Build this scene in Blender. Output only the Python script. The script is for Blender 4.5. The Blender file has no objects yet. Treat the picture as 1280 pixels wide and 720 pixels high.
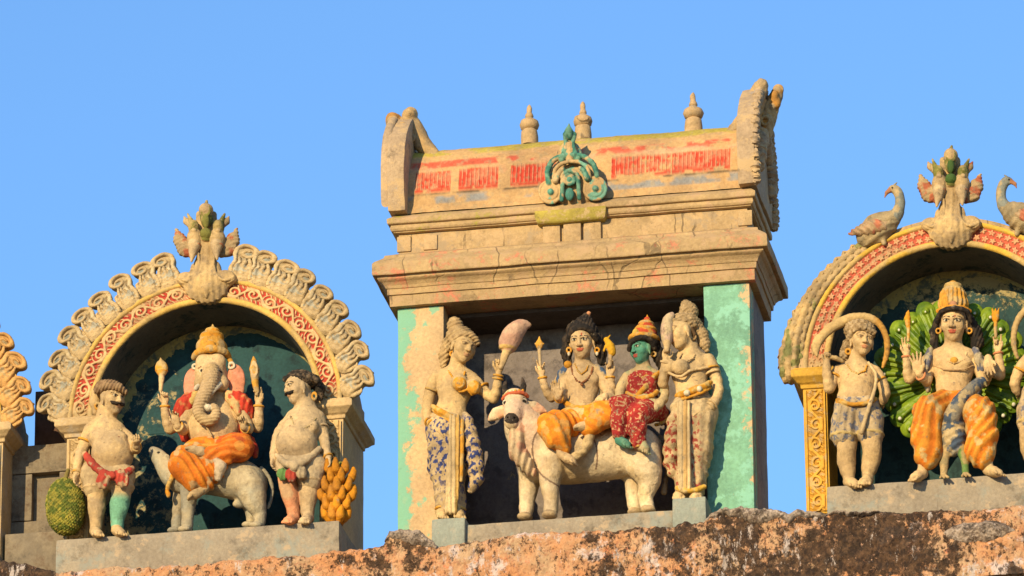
import bpy, bmesh, math, random
import numpy as np
from mathutils import Vector, noise as mnoise
random.seed(7)
R = math.radians
SC = bpy.context.scene
COL = SC.collection

# ------------------------------------------------------------------ camera
AZ, EL, ROLL = R(10.3), R(21.9), 0.008
FPX, DIST = 8000.0, 40.0                       # focal length in pixels of a 1280 wide frame; metres to the front plane
T = Vector((0, 0, 16.5))
fwd = Vector((-math.sin(AZ)*math.cos(EL), math.cos(AZ)*math.cos(EL), math.sin(EL)))
rgt0 = Vector((math.cos(AZ), math.sin(AZ), 0))
upv0 = rgt0.cross(fwd)
rgt = rgt0*math.cos(ROLL) - upv0*math.sin(ROLL)
upv = upv0*math.cos(ROLL) + rgt0*math.sin(ROLL)
CAMPOS = T - fwd*DIST
cam_d = bpy.data.cameras.new('camera'); cam = bpy.data.objects.new('camera', cam_d); COL.objects.link(cam)
cam_d.sensor_width = 36; cam_d.lens = FPX/1280*36; cam_d.clip_start = 1; cam_d.clip_end = 4000
from mathutils import Matrix
m = Matrix((rgt, upv, -fwd)).transposed().to_4x4(); m.translation = CAMPOS
cam.matrix_world = m
SC.camera = cam
SC.render.resolution_x, SC.render.resolution_y = 1024, 576

# ------------------------------------------------------------------ light
SUN_EL, SUN_AZ = 17.0, 20.0                    # degrees; azimuth = how far left of the front's normal the sun stands
w = bpy.data.worlds.new('World'); SC.world = w; w.use_nodes = True
nt = w.node_tree; bg = nt.nodes['Background']
sky = nt.nodes.new('ShaderNodeTexSky'); sky.sky_type = 'NISHITA'; sky.sun_disc = False
sky.sun_elevation = R(SUN_EL)
sd = Vector((-math.sin(R(SUN_AZ))*math.cos(R(SUN_EL)), -math.cos(R(SUN_AZ))*math.cos(R(SUN_EL)), math.sin(R(SUN_EL))))
sky.sun_rotation = math.atan2(sd.x, sd.y)
sky.air_density = 1.0; sky.dust_density = 0.0; sky.ozone_density = 4.6
hs = nt.nodes.new('ShaderNodeHueSaturation'); hs.inputs['Saturation'].default_value = 1.04; hs.inputs['Value'].default_value = 1.15
nt.links.new(sky.outputs[0], hs.inputs['Color']); nt.links.new(hs.outputs[0], bg.inputs['Color'])
bg.inputs['Strength'].default_value = 0.15
sun_d = bpy.data.lights.new('sun', 'SUN'); sun = bpy.data.objects.new('sun', sun_d); COL.objects.link(sun)
sun_d.energy = 4.9; sun_d.angle = R(0.6); sun_d.color = (1.0, 0.80, 0.49)
sun.rotation_euler = sd.to_track_quat('Z', 'Y').to_euler(); sun.location = (-30, -60, 60)
SC.view_settings.view_transform = 'Standard'; SC.view_settings.look = 'None'
SC.view_settings.exposure = 0.55; SC.view_settings.gamma = 1.0; SC.view_settings.use_curve_mapping = False
SC.render.engine = 'CYCLES'; SC.cycles.filter_width = 1.5

# ------------------------------------------------------------------ measuring: where a point at depth y lies
def P(px, py, y=0.0):
    d = fwd*FPX + rgt*(px-640) + upv*(360-py)
    k = (y - CAMPOS.y)/d.y
    return CAMPOS + d*k

# ------------------------------------------------------------------ scene helpers
def tag(o, label=None, cat=None, group=None, kind=None):
    if label: o['label'] = label
    if cat: o['category'] = cat
    if group: o['group'] = group
    if kind: o['kind'] = kind
    return o
def empty(name, loc, label, cat, group=None):
    o = bpy.data.objects.new(name, None); COL.objects.link(o); o.location = loc
    o.empty_display_size = .1
    return tag(o, label, cat, group)
def base_of(o):
    v = Vector((0, 0, 0))
    while o is not None:
        v += o.location; o = o.parent
    return v
def link_mesh(name, me, mat, parent=None, kind=None):
    o = bpy.data.objects.new(name, me); COL.objects.link(o)
    if mat is not None: me.materials.append(mat)
    if parent is not None:
        me.transform(Matrix.Translation(-base_of(parent))); o.parent = parent
    if kind: o['kind'] = kind
    return o
def mesh_np(name, V, Q, paint=None, smooth=True):
    me = bpy.data.meshes.new(name)
    V = np.asarray(V, np.float32); Q = np.asarray(Q, np.int32)
    n, mq = len(V), len(Q); k = Q.shape[1]
    me.vertices.add(n); me.vertices.foreach_set('co', V.ravel())
    me.loops.add(mq*k); me.loops.foreach_set('vertex_index', Q.ravel())
    me.polygons.add(mq); me.polygons.foreach_set('loop_start', np.arange(0, mq*k, k, dtype=np.int32))
    if not smooth: me.polygons.foreach_set('use_smooth', np.zeros(mq, bool))
    if paint is not None:
        a = me.attributes.new('paint', 'FLOAT_COLOR', 'POINT')
        c = np.ones((n, 4), np.float32); c[:, :3] = paint
        a.data.foreach_set('color', c.ravel())
    me.update(calc_edges=True); me.validate()
    return me
def grid_np(name, XYZ, paint=None, flip=False):
    a, b = XYZ.shape[:2]
    idx = np.arange(a*b).reshape(a, b)
    q = np.stack([idx[:-1, :-1], idx[1:, :-1], idx[1:, 1:], idx[:-1, 1:]], -1).reshape(-1, 4)
    if flip: q = q[:, ::-1]
    return mesh_np(name, XYZ.reshape(-1, 3), q, None if paint is None else paint.reshape(-1, 3))

def finish_bm(bm, bevel=.006, grain=.07, amp=.0035, fine=.002):
    """round the edges, break up long faces and let plaster wander a little"""
    bmesh.ops.remove_doubles(bm, verts=bm.verts, dist=1e-5)
    if bevel:
        es = [e for e in bm.edges if len(e.link_faces) == 2 and e.calc_face_angle(0) > .35]
        bmesh.ops.bevel(bm, geom=es, offset=bevel, segments=2, profile=.6, affect='EDGES', clamp_overlap=True)
    for _ in range(6):
        es = [e for e in bm.edges if e.calc_length() > grain*1.5]
        if not es or len(bm.verts) > 60000: break
        bmesh.ops.subdivide_edges(bm, edges=es, cuts=1, use_grid_fill=True)
    for v in bm.verts:
        c = v.co
        v.co = c + mnoise.noise_vector(c*3.1)*amp + mnoise.noise_vector(c*19.0)*fine
def bm_mesh(bm, name='m', angle=38):
    bmesh.ops.recalc_face_normals(bm, faces=bm.faces)
    me = bpy.data.meshes.new(name); bm.to_mesh(me); bm.free()
    me.polygons.foreach_set('use_smooth', np.ones(len(me.polygons), bool))
    try: me.set_sharp_from_angle(angle=R(angle))
    except Exception: pass
    return me
def add_box(bm, x0, x1, y0, y1, z0, z1):
    vs = [bm.verts.new(p) for p in ((x0,y0,z0),(x1,y0,z0),(x1,y1,z0),(x0,y1,z0),(x0,y0,z1),(x1,y0,z1),(x1,y1,z1),(x0,y1,z1))]
    for f in ((3,2,1,0),(4,5,6,7),(0,1,5,4),(1,2,6,5),(2,3,7,6),(3,0,4,7)): bm.faces.new([vs[i] for i in f])
def add_rings(bm, x0, x1, y0, y1, prof):
    """a moulding: rectangle grown by each (offset, z) of the profile, bottom to top, closed"""
    prev = first = None
    for o, z in prof:
        r = [bm.verts.new(p) for p in ((x0-o,y0-o,z),(x1+o,y0-o,z),(x1+o,y1+o,z),(x0-o,y1+o,z))]
        if prev:
            for i in range(4): bm.faces.new((prev[i], prev[(i+1)%4], r[(i+1)%4], r[i]))
        else: first = r
        prev = r
    bm.faces.new(first[::-1]); bm.faces.new(prev)
def box_part(name, parent, mat, *b, bevel=.006, amp=.0025, grain=.07, kind=None):
    bm = bmesh.new(); add_box(bm, *b); finish_bm(bm, bevel, grain, amp)
    return link_mesh(name, bm_mesh(bm), mat, parent, kind)
def ring_part(name, parent, mat, x0, x1, y0, y1, prof, bevel=.005, amp=.004, grain=.05):
    bm = bmesh.new(); add_rings(bm, x0, x1, y0, y1, prof); finish_bm(bm, bevel, grain, amp)
    return link_mesh(name, bm_mesh(bm), mat, parent)

# ------------------------------------------------------------------ noise for painted patterns
def vnoise(x, y, z, seed=0):
    def h(i, j, k):
        n = (i*374761393 + j*668265263 + k*2147483647 + seed*974634777) & 0xffffffff
        n = ((n ^ (n >> 13))*1274126177) & 0xffffffff
        n = ((n ^ (n >> 16))*2246822519) & 0xffffffff
        return (n & 0xffff)/65535.0
    x, y, z = np.broadcast_arrays(np.asarray(x, float), np.asarray(y, float), np.asarray(z, float))
    xi, yi, zi = np.floor(x).astype(np.int64), np.floor(y).astype(np.int64), np.floor(z).astype(np.int64)
    fx, fy, fz = x-xi, y-yi, z-zi
    fx, fy, fz = fx*fx*(3-2*fx), fy*fy*(3-2*fy), fz*fz*(3-2*fz)
    r = 0
    for a in (0, 1):
        for b in (0, 1):
            for c in (0, 1):
                r = r + h(xi+a, yi+b, zi+c)*(fx if a else 1-fx)*(fy if b else 1-fy)*(fz if c else 1-fz)
    return r
def fbm(x, y, z, seed=0, oct=4):
    r, a, s = 0, .5, 1.0
    for i in range(oct):
        r = r + a*vnoise(np.asarray(x)*s, np.asarray(y)*s, np.asarray(z)*s, seed+i); a *= .5; s *= 2.03
    return r/(1-.5**oct)
def sstep(a, b, x):
    t = np.clip((x-a)/(b-a), 0, 1); return t*t*(3-2*t)
def cmix(c0, c1, f):
    f = np.asarray(f)[..., None]; return np.asarray(c0)*(1-f) + np.asarray(c1)*f

# ------------------------------------------------------------------ materials
class G:
    def __init__(s, name):
        s.m = bpy.data.materials.new(name); s.m.use_nodes = True; s.t = s.m.node_tree
        s.b = s.t.nodes['Principled BSDF']
        s.co = s.n('ShaderNodeTexCoord').outputs['Object']
    def n(s, ty, **kw):
        x = s.t.nodes.new(ty)
        for k, v in kw.items(): setattr(x, k, v)
        return x
    def put(s, sock, v):
        if hasattr(v, 'links') or isinstance(v, bpy.types.NodeSocket): s.t.links.new(v, sock)
        elif isinstance(v, (tuple, list)) and len(v) == 3 and sock.type == 'RGBA': sock.default_value = (*v, 1)
        else: sock.default_value = v
    def noise(s, scale, detail=5, rough=.6, vec=None, stretch=None, dist=0, off=None):
        v = vec or s.co
        if stretch or off:
            mp = s.n('ShaderNodeMapping'); s.put(mp.inputs['Vector'], v)
            if stretch: mp.inputs['Scale'].default_value = stretch
            if off: mp.inputs['Location'].default_value = off
            v = mp.outputs[0]
        x = s.n('ShaderNodeTexNoise'); s.put(x.inputs['Vector'], v)
        x.inputs['Scale'].default_value = scale; x.inputs['Detail'].default_value = detail
        x.inputs['Roughness'].default_value = rough; x.inputs['Distortion'].default_value = dist
        return x.outputs[0]
    def ramp(s, v, a, b, lo=0., hi=1.):
        x = s.n('ShaderNodeMapRange', interpolation_type='SMOOTHSTEP'); s.put(x.inputs['Value'], v)
        for i, k in zip((1, 2, 3, 4), (a, b, lo, hi)): x.inputs[i].default_value = k
        return x.outputs[0]
    def math(s, op, a, b=0.):
        x = s.n('ShaderNodeMath', operation=op); s.put(x.inputs[0], a); s.put(x.inputs[1], b); return x.outputs[0]
    def mix(s, f, a, b, blend='MIX'):
        x = s.n('ShaderNodeMix', data_type='RGBA', blend_type=blend)
        s.put(x.inputs[0], f); s.put(x.inputs[6], a); s.put(x.inputs[7], b); return x.outputs[2]
    def attr(s, name):
        x = s.n('ShaderNodeAttribute'); x.attribute_name = name; return x.outputs['Color']
    def xyz(s):
        x = s.n('ShaderNodeSeparateXYZ'); s.put(x.inputs[0], s.co); return x.outputs
    def bump(s, h, strength, dist):
        x = s.n('ShaderNodeBump'); s.put(x.inputs['Height'], h)
        x.inputs['Strength'].default_value = strength; x.inputs['Distance'].default_value = dist
        s.t.links.new(x.outputs[0], s.b.inputs['Normal'])
    def done(s, col, rough=.85):
        s.put(s.b.inputs['Base Color'], col); s.put(s.b.inputs['Roughness'], rough)
        s.b.inputs['Specular IOR Level'].default_value = .25
        return s.m

def stucco(name, base=None, alt=None, alt_t=(.52, .6), alt_s=5., alt_bias=None, alt2=None, alt2_t=(.6, .66), alt2_s=9.,
           grime=(.045, .035, .026), grime_t=(.58, .78), grime_s=7., grime_k=.75, streak=.6, bump=.5, rough=.86, vary=.25, cracks=False):
    g = G(name)
    c = g.mix(1.0, g.attr('paint'), (1.07, 1.0, .80), 'MULTIPLY') if base is None else base
    n1 = g.noise(3.3, 6, .65)
    c = g.mix(1.0, c, g.mix(g.ramp(n1, .3, .7), (1-vary, 1-vary, 1-vary*.9), (1+vary*.35, 1+vary*.35, 1+vary*.3)), 'MULTIPLY')
    n0 = g.noise(46, 4, .7)
    c = g.mix(1.0, c, g.mix(g.ramp(n0, .3, .7), (.84, .83, .82), (1.08, 1.08, 1.07)), 'MULTIPLY')
    def biased(n, bias):
        if not bias: return n
        X = g.xyz(); r = n
        for i, k in enumerate(bias[:3]):
            if k: r = g.math('ADD', r, g.math('MULTIPLY', X[i], k))
        return g.math('ADD', r, bias[3])
    if alt is not None:
        f = g.ramp(biased(g.math('ADD', g.math('MULTIPLY', g.noise(alt_s, 9, .72, dist=.4), .72), g.math('MULTIPLY', g.noise(alt_s*6, 7, .75, off=(5, 5, 5)), .28)), alt_bias), *alt_t)
        flk = f
        c = g.mix(f, c, alt)
    if alt2 is not None:
        f = g.ramp(g.noise(alt2_s, 8, .7, off=(3.1, 1.7, 5.2)), *alt2_t)
        c = g.mix(f, c, alt2)
    gr = g.ramp(g.noise(grime_s, 9, .72, off=(7.7, 2.2, 1.1)), *grime_t, 0, grime_k)
    c = g.mix(gr, c, grime)
    if streak:
        st = g.ramp(g.noise(1.0, 7, .7, stretch=(22, 22, 2.2), off=(2, 4, 9)), .6, .82, 0, streak)
        c = g.mix(st, c, tuple(x*1.6 for x in grime))
    sp = g.ramp(g.noise(75, 3, .6, off=(1, 9, 4)), .66, .74, 0, .55)
    c = g.mix(sp, c, (.06, .05, .035))
    h = g.math('ADD', g.noise(26, 8, .7), g.math('MULTIPLY', g.noise(120, 4, .6), .35))
    h = g.math('SUBTRACT', h, g.math('MULTIPLY', gr, .25))
    if alt is not None: h = g.math('SUBTRACT', h, g.math('MULTIPLY', flk, .22))
    if cracks:
        v = g.n('ShaderNodeTexVoronoi', feature='DISTANCE_TO_EDGE'); v.inputs['Scale'].default_value = 2.3
        dv = g.n('ShaderNodeMapping'); g.put(dv.inputs[0], g.co); dv.inputs['Scale'].default_value = (2.0, 2.0, .22)
        ad = g.n('ShaderNodeVectorMath', operation='ADD'); g.put(ad.inputs[0], dv.outputs[0])
        nz = g.n('ShaderNodeTexNoise'); nz.inputs['Scale'].default_value = 6; g.put(nz.inputs['Vector'], g.co)
        sc_ = g.n('ShaderNodeVectorMath', operation='SCALE'); g.put(sc_.inputs[0], nz.outputs['Color']); sc_.inputs['Scale'].default_value = .16
        g.put(ad.inputs[1], sc_.outputs[0]); g.put(v.inputs['Vector'], ad.outputs[0])
        ck = g.math('MULTIPLY', g.ramp(v.outputs['Distance'], .006, .022, 1, 0), g.ramp(g.noise(3.2), .47, .6))
        c = g.mix(g.math('MULTIPLY', ck, .6), c, (.07, .05, .03)); h = g.math('SUBTRACT', h, ck)
    c = g.mix(1.0, c, (.84, .83, .81), 'MULTIPLY')
    g.bump(h, bump, .012)
    return g.done(c, rough)

# ------------------------------------------------------------------ sculpting: distance fields turned into smooth continuous meshes
# coordinates: picture units (1/200 m): right, down, depth away from the viewer; a point is given where it is SEEN, plus its depth
KU, KV = math.sin(AZ), math.cos(AZ)*math.sin(EL)
def q(p):
    return np.array((p[0]-KU*p[2], p[1]-KV*p[2], p[2]), float)
def unit(v):
    v = np.asarray(v, float); return v/np.linalg.norm(v)
def frame(yaw=0, pitch=0, roll=0):
    """rows: right, up, forward of a head turned by yaw (to the picture's right) and pitch (down)"""
    y, p, r = R(yaw), R(pitch), R(roll)
    f = np.array((math.sin(y)*math.cos(p), math.sin(p), -math.cos(y)*math.cos(p)))
    rt = np.array((math.cos(y), 0, math.sin(y)))
    up = np.cross(f, rt); up = unit(up)
    if up[1] > 0: up = -up
    rt2 = rt*math.cos(r) + up*math.sin(r); up2 = up*math.cos(r) - rt*math.sin(r)
    return np.array((rt2, up2, f))
def rotz(deg):
    a = R(deg); return np.array(((math.cos(a), math.sin(a), 0), (-math.sin(a), math.cos(a), 0), (0, 0, 1)))

class Sculpt:
    def __init__(s, vox=.75): s.vox = vox; s.pr = []; s.pt = []
    def _add(s, f, lo, hi, col, k, op, bias, disp):
        s.pr.append((f, np.array(lo, float), np.array(hi, float), col, k, op, bias, disp)); return s
    @staticmethod
    def f_cap(a, b, ra, rb):
        a, b = np.asarray(a, float), np.asarray(b, float); d = b-a; l2 = max(float(d@d), 1e-6)
        def f(x, y, z):
            px, py, pz = x-a[0], y-a[1], z-a[2]
            h = np.clip((px*d[0]+py*d[1]+pz*d[2])/l2, 0, 1)
            return np.sqrt((px-h*d[0])**2+(py-h*d[1])**2+(pz-h*d[2])**2) - (ra+(rb-ra)*h)
        return f
    @staticmethod
    def f_ell(c, r, rot):
        def f(x, y, z):
            px, py, pz = x-c[0], y-c[1], z-c[2]
            if rot is not None:
                px, py, pz = (rot[i][0]*px+rot[i][1]*py+rot[i][2]*pz for i in range(3))
            k0 = np.sqrt((px/r[0])**2+(py/r[1])**2+(pz/r[2])**2)
            k1 = np.sqrt((px/r[0]**2)**2+(py/r[1]**2)**2+(pz/r[2]**2)**2)
            return k0*(k0-1)/np.maximum(k1, 1e-6)
        return f
    @staticmethod
    def f_box(c, hf, rd, rot):
        def f(x, y, z):
            px, py, pz = x-c[0], y-c[1], z-c[2]
            if rot is not None:
                px, py, pz = (rot[i][0]*px+rot[i][1]*py+rot[i][2]*pz for i in range(3))
            ax, ay, az = np.abs(px)-hf[0]+rd, np.abs(py)-hf[1]+rd, np.abs(pz)-hf[2]+rd
            return np.sqrt(np.maximum(ax, 0)**2+np.maximum(ay, 0)**2+np.maximum(az, 0)**2) + np.minimum(np.maximum(ax, np.maximum(ay, az)), 0) - rd
        return f
    @staticmethod
    def f_tor(c, Rr, r, rot):
        def f(x, y, z):
            px, py, pz = x-c[0], y-c[1], z-c[2]
            if rot is not None:
                px, py, pz = (rot[i][0]*px+rot[i][1]*py+rot[i][2]*pz for i in range(3))
            a = np.sqrt((px/Rr[0])**2+(py/Rr[1])**2)
            return np.sqrt(((a-1)*min(Rr))**2+pz**2) - r
        return f
    def cap(s, a, b, ra, rb=None, col=None, k=2., op='+', bias=0, disp=None, raw=False):
        rb = ra if rb is None else rb
        if not raw: a, b = q(a), q(b)
        a, b = np.asarray(a, float), np.asarray(b, float); m = max(ra, rb)
        return s._add(s.f_cap(a, b, ra, rb), np.minimum(a, b)-m, np.maximum(a, b)+m, col, k, op, bias, disp)
    def tube(s, pts, rs, col=None, k=2., op='+', bias=0, disp=None, raw=False, sm=0):
        pts = [np.asarray(p, float) if raw else q(p) for p in pts]
        if not hasattr(rs, '__len__'): rs = [rs]*len(pts)
        if sm:                                                        # round the bends
            P0, t0 = np.array(pts), np.linspace(0, 1, len(pts)); n = (len(pts)-1)*sm+1; tt = np.linspace(0, 1, n)*(len(pts)-1)
            out = []
            for t in tt:
                i = min(int(t), len(pts)-2); f = t-i
                p0, p1, p2, p3 = P0[max(i-1, 0)], P0[i], P0[i+1], P0[min(i+2, len(pts)-1)]
                out.append(.5*((2*p1)+(-p0+p2)*f+(2*p0-5*p1+4*p2-p3)*f*f+(-p0+3*p1-3*p2+p3)*f**3))
            rs = list(np.interp(np.linspace(0, 1, n), t0, rs)); pts = out
        for i in range(len(pts)-1): s.cap(pts[i], pts[i+1], rs[i], rs[i+1], col, k, op, bias, disp, raw=True)
        return s
    def ell(s, c, r, col=None, rot=None, k=2., op='+', bias=0, disp=None, raw=False):
        if not raw: c = q(c)
        c = np.asarray(c, float); m = max(r) if rot is not None else np.array(r)
        return s._add(s.f_ell(c, r, rot), c-m, c+m, col, k, op, bias, disp)
    def box(s, c, hf, rd, col=None, rot=None, k=1., op='+', bias=0, disp=None, raw=False):
        if not raw: c = q(c)
        c = np.asarray(c, float); m = np.linalg.norm(hf) if rot is not None else np.array(hf)
        return s._add(s.f_box(c, hf, rd, rot), c-m, c+m, col, k, op, bias, disp)
    def tor(s, c, Rr, r, col=None, rot=None, k=1., op='+', bias=0, disp=None, raw=False):
        if not raw: c = q(c)
        if not hasattr(Rr, '__len__'): Rr = (Rr, Rr)
        c = np.asarray(c, float); m = max(Rr)+r
        return s._add(s.f_tor(c, Rr, r, rot), c-m, c+m, col, k, op, bias, disp)
    def paint_ell(s, c, r, col, rot=None, raw=False):
        if not raw: c = q(c)
        s.pt.append((s.f_ell(np.asarray(c, float), r, rot), col)); return s
    def paint_tube(s, pts, r, col, raw=False):
        pts = [np.asarray(p, float) if raw else q(p) for p in pts]
        for i in range(len(pts)-1): s.pt.append((s.f_cap(pts[i], pts[i+1], r, r), col))
        return s
    def paint_f(s, f, col): s.pt.append((f, col)); return s
    def mesh(s, name='m'):
        v = s.vox; pad = 4*v
        plus = [p for p in s.pr if p[5] == '+']
        lo = np.min([p[1] for p in plus], 0)-pad; hi = np.max([p[2] for p in plus], 0)+pad
        n = np.ceil((hi-lo)/v).astype(int)+1
        D = np.full(n, 1e3, np.float32)
        ax = [(lo[i]+v*np.arange(n[i])).astype(np.float32) for i in range(3)]
        for f, l, h, col, k, op, bias, disp in s.pr:
            e = max(k, 0)+3*v+2.5
            i0 = np.clip(np.floor((l-e-lo)/v).astype(int), 0, n); i1 = np.clip(np.ceil((h+e-lo)/v).astype(int)+1, 0, n)
            if (i1 <= i0).any(): continue
            sl = tuple(slice(i0[i], i1[i]) for i in range(3))
            x, y, z = ax[0][sl[0]][:, None, None], ax[1][sl[1]][None, :, None], ax[2][sl[2]][None, None, :]
            d = f(x, y, z)
            if disp is not None: d = d + disp(x, y, z)
            d = d.astype(np.float32); o = D[sl]
            if op == '+':
                if k > 0:
                    hh = np.maximum(k-np.abs(o-d), 0)/k; D[sl] = np.minimum(o, d) - hh*hh*k*.25
                else: D[sl] = np.minimum(o, d)
            elif op == '-':
                d = -d
                if k > 0:
                    hh = np.maximum(k-np.abs(o-d), 0)/k; D[sl] = np.maximum(o, d) + hh*hh*k*.25
                else: D[sl] = np.maximum(o, d)
        V, Q = surface_nets(D)
        V = V*v + lo
        c = s.colours(V)
        return V, Q, c
    def colours(s, V):
        x, y, z = V[:, 0], V[:, 1], V[:, 2]; N = len(V)
        best = np.full(N, 1e9); which = np.zeros(N, int); cols = []
        for f, l, h, col, k, op, bias, disp in s.pr:
            if op != '+' or col is None: continue
            d = f(x, y, z)-bias
            m = d < best; best[m] = d[m]; which[m] = len(cols); cols.append(col)
        C = np.zeros((N, 3))
        for i, col in enumerate(cols):
            m = which == i
            if not m.any(): continue
            C[m] = col(V[m]) if callable(col) else col
        for f, col in s.pt:
            m = f(x, y, z) < 0
            if m.any(): C[m] = col(V[m]) if callable(col) else col
        return C
def surface_nets(D):
    D = np.where(np.abs(D) < 1e-6, 1e-6, D)
    ins = D < 0
    n = np.array(D.shape)-1
    cnt = np.zeros(n, np.uint8)
    for a in (0, 1):
        for b in (0, 1):
            for c in (0, 1): cnt += ins[a:a+n[0], b:b+n[1], c:c+n[2]]
    act = (cnt > 0) & (cnt < 8)
    I = np.argwhere(act); m = len(I)
    idx = np.full(n, -1, np.int32); idx[act] = np.arange(m)
    cor = np.array([(a, b, c) for a in (0, 1) for b in (0, 1) for c in (0, 1)])
    val = np.stack([D[I[:, 0]+o[0], I[:, 1]+o[1], I[:, 2]+o[2]] for o in cor], 1)
    acc = np.zeros((m, 3)); num = np.zeros(m)
    for i in range(8):
        for j in range(i+1, 8):
            if np.abs(cor[i]-cor[j]).sum() != 1: continue
            a, b = val[:, i], val[:, j]; x = (a < 0) != (b < 0)
            t = np.where(x, a/np.where(x, a-b, 1), 0)
            acc += np.where(x[:, None], cor[i]+t[:, None]*(cor[j]-cor[i]), 0); num += x
    V = I + acc/num[:, None]
    Q = []
    for axis in range(3):
        b, c = (axis+1) % 3, (axis+2) % 3
        s0 = [slice(None)]*3; s1 = [slice(None)]*3
        s0[axis] = slice(0, -1); s1[axis] = slice(1, None)
        for t in (b, c): s0[t] = slice(1, -1); s1[t] = slice(1, -1)
        A, B = ins[tuple(s0)], ins[tuple(s1)]
        E = np.argwhere(A != B)
        if not len(E): continue
        fl = A[tuple(E.T)]
        E = E.copy(); E[:, b] += 1; E[:, c] += 1
        def cell(db, dc):
            F = E.copy(); F[:, b] += db; F[:, c] += dc; return idx[F[:, 0], F[:, 1], F[:, 2]]
        qd = np.stack([cell(-1, -1), cell(0, -1), cell(0, 0), cell(-1, 0)], 1)
        qd[~fl] = qd[~fl][:, ::-1]
        Q.append(qd)
    return V, np.concatenate(Q)

def to_world(V, u0, v0, yb):
    B = np.array(P(u0, v0, yb)); eu = np.array(P(u0+1, v0, yb))-B; ev = np.array(P(u0, v0+1, yb))-B
    return B + (V[:, :1]-u0)*eu + (V[:, 1:2]-v0)*ev + V[:, 2:]*np.array((0, 1/200., 0))
def carve(name, S, parent, mat, at, post=None, lump=.5):
    """sculpt -> mesh object; at = (u0, v0, depth) of the thing's base"""
    V, Q, c = S.mesh()
    if lump: V = V + np.stack([(vnoise(V[:, 0]*.13, V[:, 1]*.13, V[:, 2]*.13, 91+i)-.5)*1.5+(vnoise(V[:, 0]*.38, V[:, 1]*.38, V[:, 2]*.38, 95+i)-.5)*.75 for i in range(3)], 1)*lump
    if name in ('ornaments', 'jewellery', 'breast_band', 'waist_belt', 'cord'):      # every separate piece becomes a part of its own
        lab = np.arange(len(V))
        while True:
            mn = lab[Q].min(1); new = lab.copy()
            for k in range(4): np.minimum.at(new, Q[:, k], mn)
            new = new[new]
            if (new == lab).all(): break
            lab = new
        ids, cnt = np.unique(lab, return_counts=True)
        if len(ids) > 1:
            for i, n in zip(ids, cnt):
                if n < 12: continue
                mk = lab == i; re = np.full(len(V), -1); re[mk] = np.arange(n)
                ex = np.ptp(V[mk], 0); nm = 'necklace' if ex[0] > 16.5 else ('earring' if max(ex) < 11.5 else 'bangle')
                if name == 'waist_belt': nm = 'waist_belt' if ex[0] > 16.5 else 'belt_tassel'
                if name == 'breast_band': nm = 'breast_band'
                if name == 'cord': nm = {'necklace': 'shoulder_cord'}.get(nm, nm)
                link_mesh(nm, mesh_np(nm, to_world(V[mk], *at), re[Q[mk[Q[:, 0]]]], c[mk]), mat, parent)
            return None
    me = mesh_np(name, to_world(V, *at), Q, c)
    return link_mesh(name, me, mat, parent)
# ------------------------------------------------------------------ palette (linear, unlit)
OCHRE = (.45, .305, .145); TAN = (.47, .34, .20); CREAM = (.60, .44, .25); SKIN = (.57, .40, .21); PALE = (.62, .47, .29)
ORANGE = (.72, .20, .018); RED = (.46, .05, .03); GOLD = (.60, .33, .05); WHITE = (.68, .62, .52); BLACK = (.02, .016, .014)
PINK = (.74, .32, .22); BLUE = (.05, .09, .30); TURQ = (.20, .42, .28); GREENF = (.10, .36, .27); BRICKRED = (.50, .10, .06)
LEAF = (.10, .25, .025); GREY = (.36, .33, .27)

M = {}
M['wall'] = stucco('weathered_ochre_stucco', OCHRE, alt=(.51, .34, .17), alt_t=(.45, .6), alt2=(.36, .26, .15), alt2_t=(.53, .63), grime_t=(.55, .76), streak=.8, cracks=True)
M['cornice'] = stucco('ochre_stucco_with_faded_red', OCHRE, alt=(.56, .20, .11), alt_t=(.535, .61), alt_s=5, alt2=(.44, .29, .15), alt2_t=(.5, .6), grime_t=(.56, .76), streak=.8, cracks=True)
M['pillar_pale'] = stucco('ochre_plaster_with_green_remains', (.60, .41, .21), alt=TURQ, alt_t=(.50, .55), alt_s=4.5, alt_bias=(-1.6, 0, 0, -1.62), alt2=(.24, .42, .27), alt2_t=(.56, .61), alt2_s=4, grime_t=(.6, .8))
M['pillar_green'] = stucco('turquoise_limewash_wearing_off', TURQ, alt=(.60, .40, .21), alt_t=(.56, .62), alt_s=5, alt_bias=(.9, 0, 0, -.93), alt2=(.24, .5, .36), alt2_t=(.5, .6), grime_t=(.68, .82), grime_k=.5)
M['side'] = stucco('shaded_grey_brown_plaster', (.27, .22, .17), grime_t=(.5, .75))  # side walls: their shade away from the sun is put into the colour
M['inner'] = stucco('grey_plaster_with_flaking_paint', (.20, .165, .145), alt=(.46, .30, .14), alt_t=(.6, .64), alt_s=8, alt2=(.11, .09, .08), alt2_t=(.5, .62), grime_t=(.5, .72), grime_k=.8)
M['ceiling'] = stucco('shade_dark_ceiling_plaster', (.10, .08, .07), grime_t=(.4, .7))  # dark base colour paints in the shade under the lintel
M['teal'] = stucco('dark_teal_niche_paint', (.022, .07, .075), alt=(.34, .28, .14), alt_t=(.56, .61), alt_s=6, alt_bias=(-.20, 0, -.05, 0), alt2=(.012, .03, .035), alt2_t=(.5, .65), grime_t=(.66, .8), streak=.3)
M['teal_stained'] = stucco('teal_niche_paint_with_ochre_patches', (.025, .062, .06), alt=(.34, .27, .12), alt_t=(.57, .63), alt_s=5.5, alt_bias=(.05, 0, .30, -.36), alt2=(.012, .03, .03), alt2_t=(.5, .62), grime_t=(.64, .8))
M['soffit'] = stucco('shade_dark_soffit', (.17, .14, .10), alt=(.03, .05, .045), alt_t=(.5, .6), alt2=(.2, .16, .09), alt2_t=(.66, .72))  # darker than the arch face: shade inside the arch painted into the colour
M['rim'] = stucco('ochre_plaster_rim', (.40, .32, .11), alt=(.10, .12, .09), alt_t=(.46, .56), alt_s=9)
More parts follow.
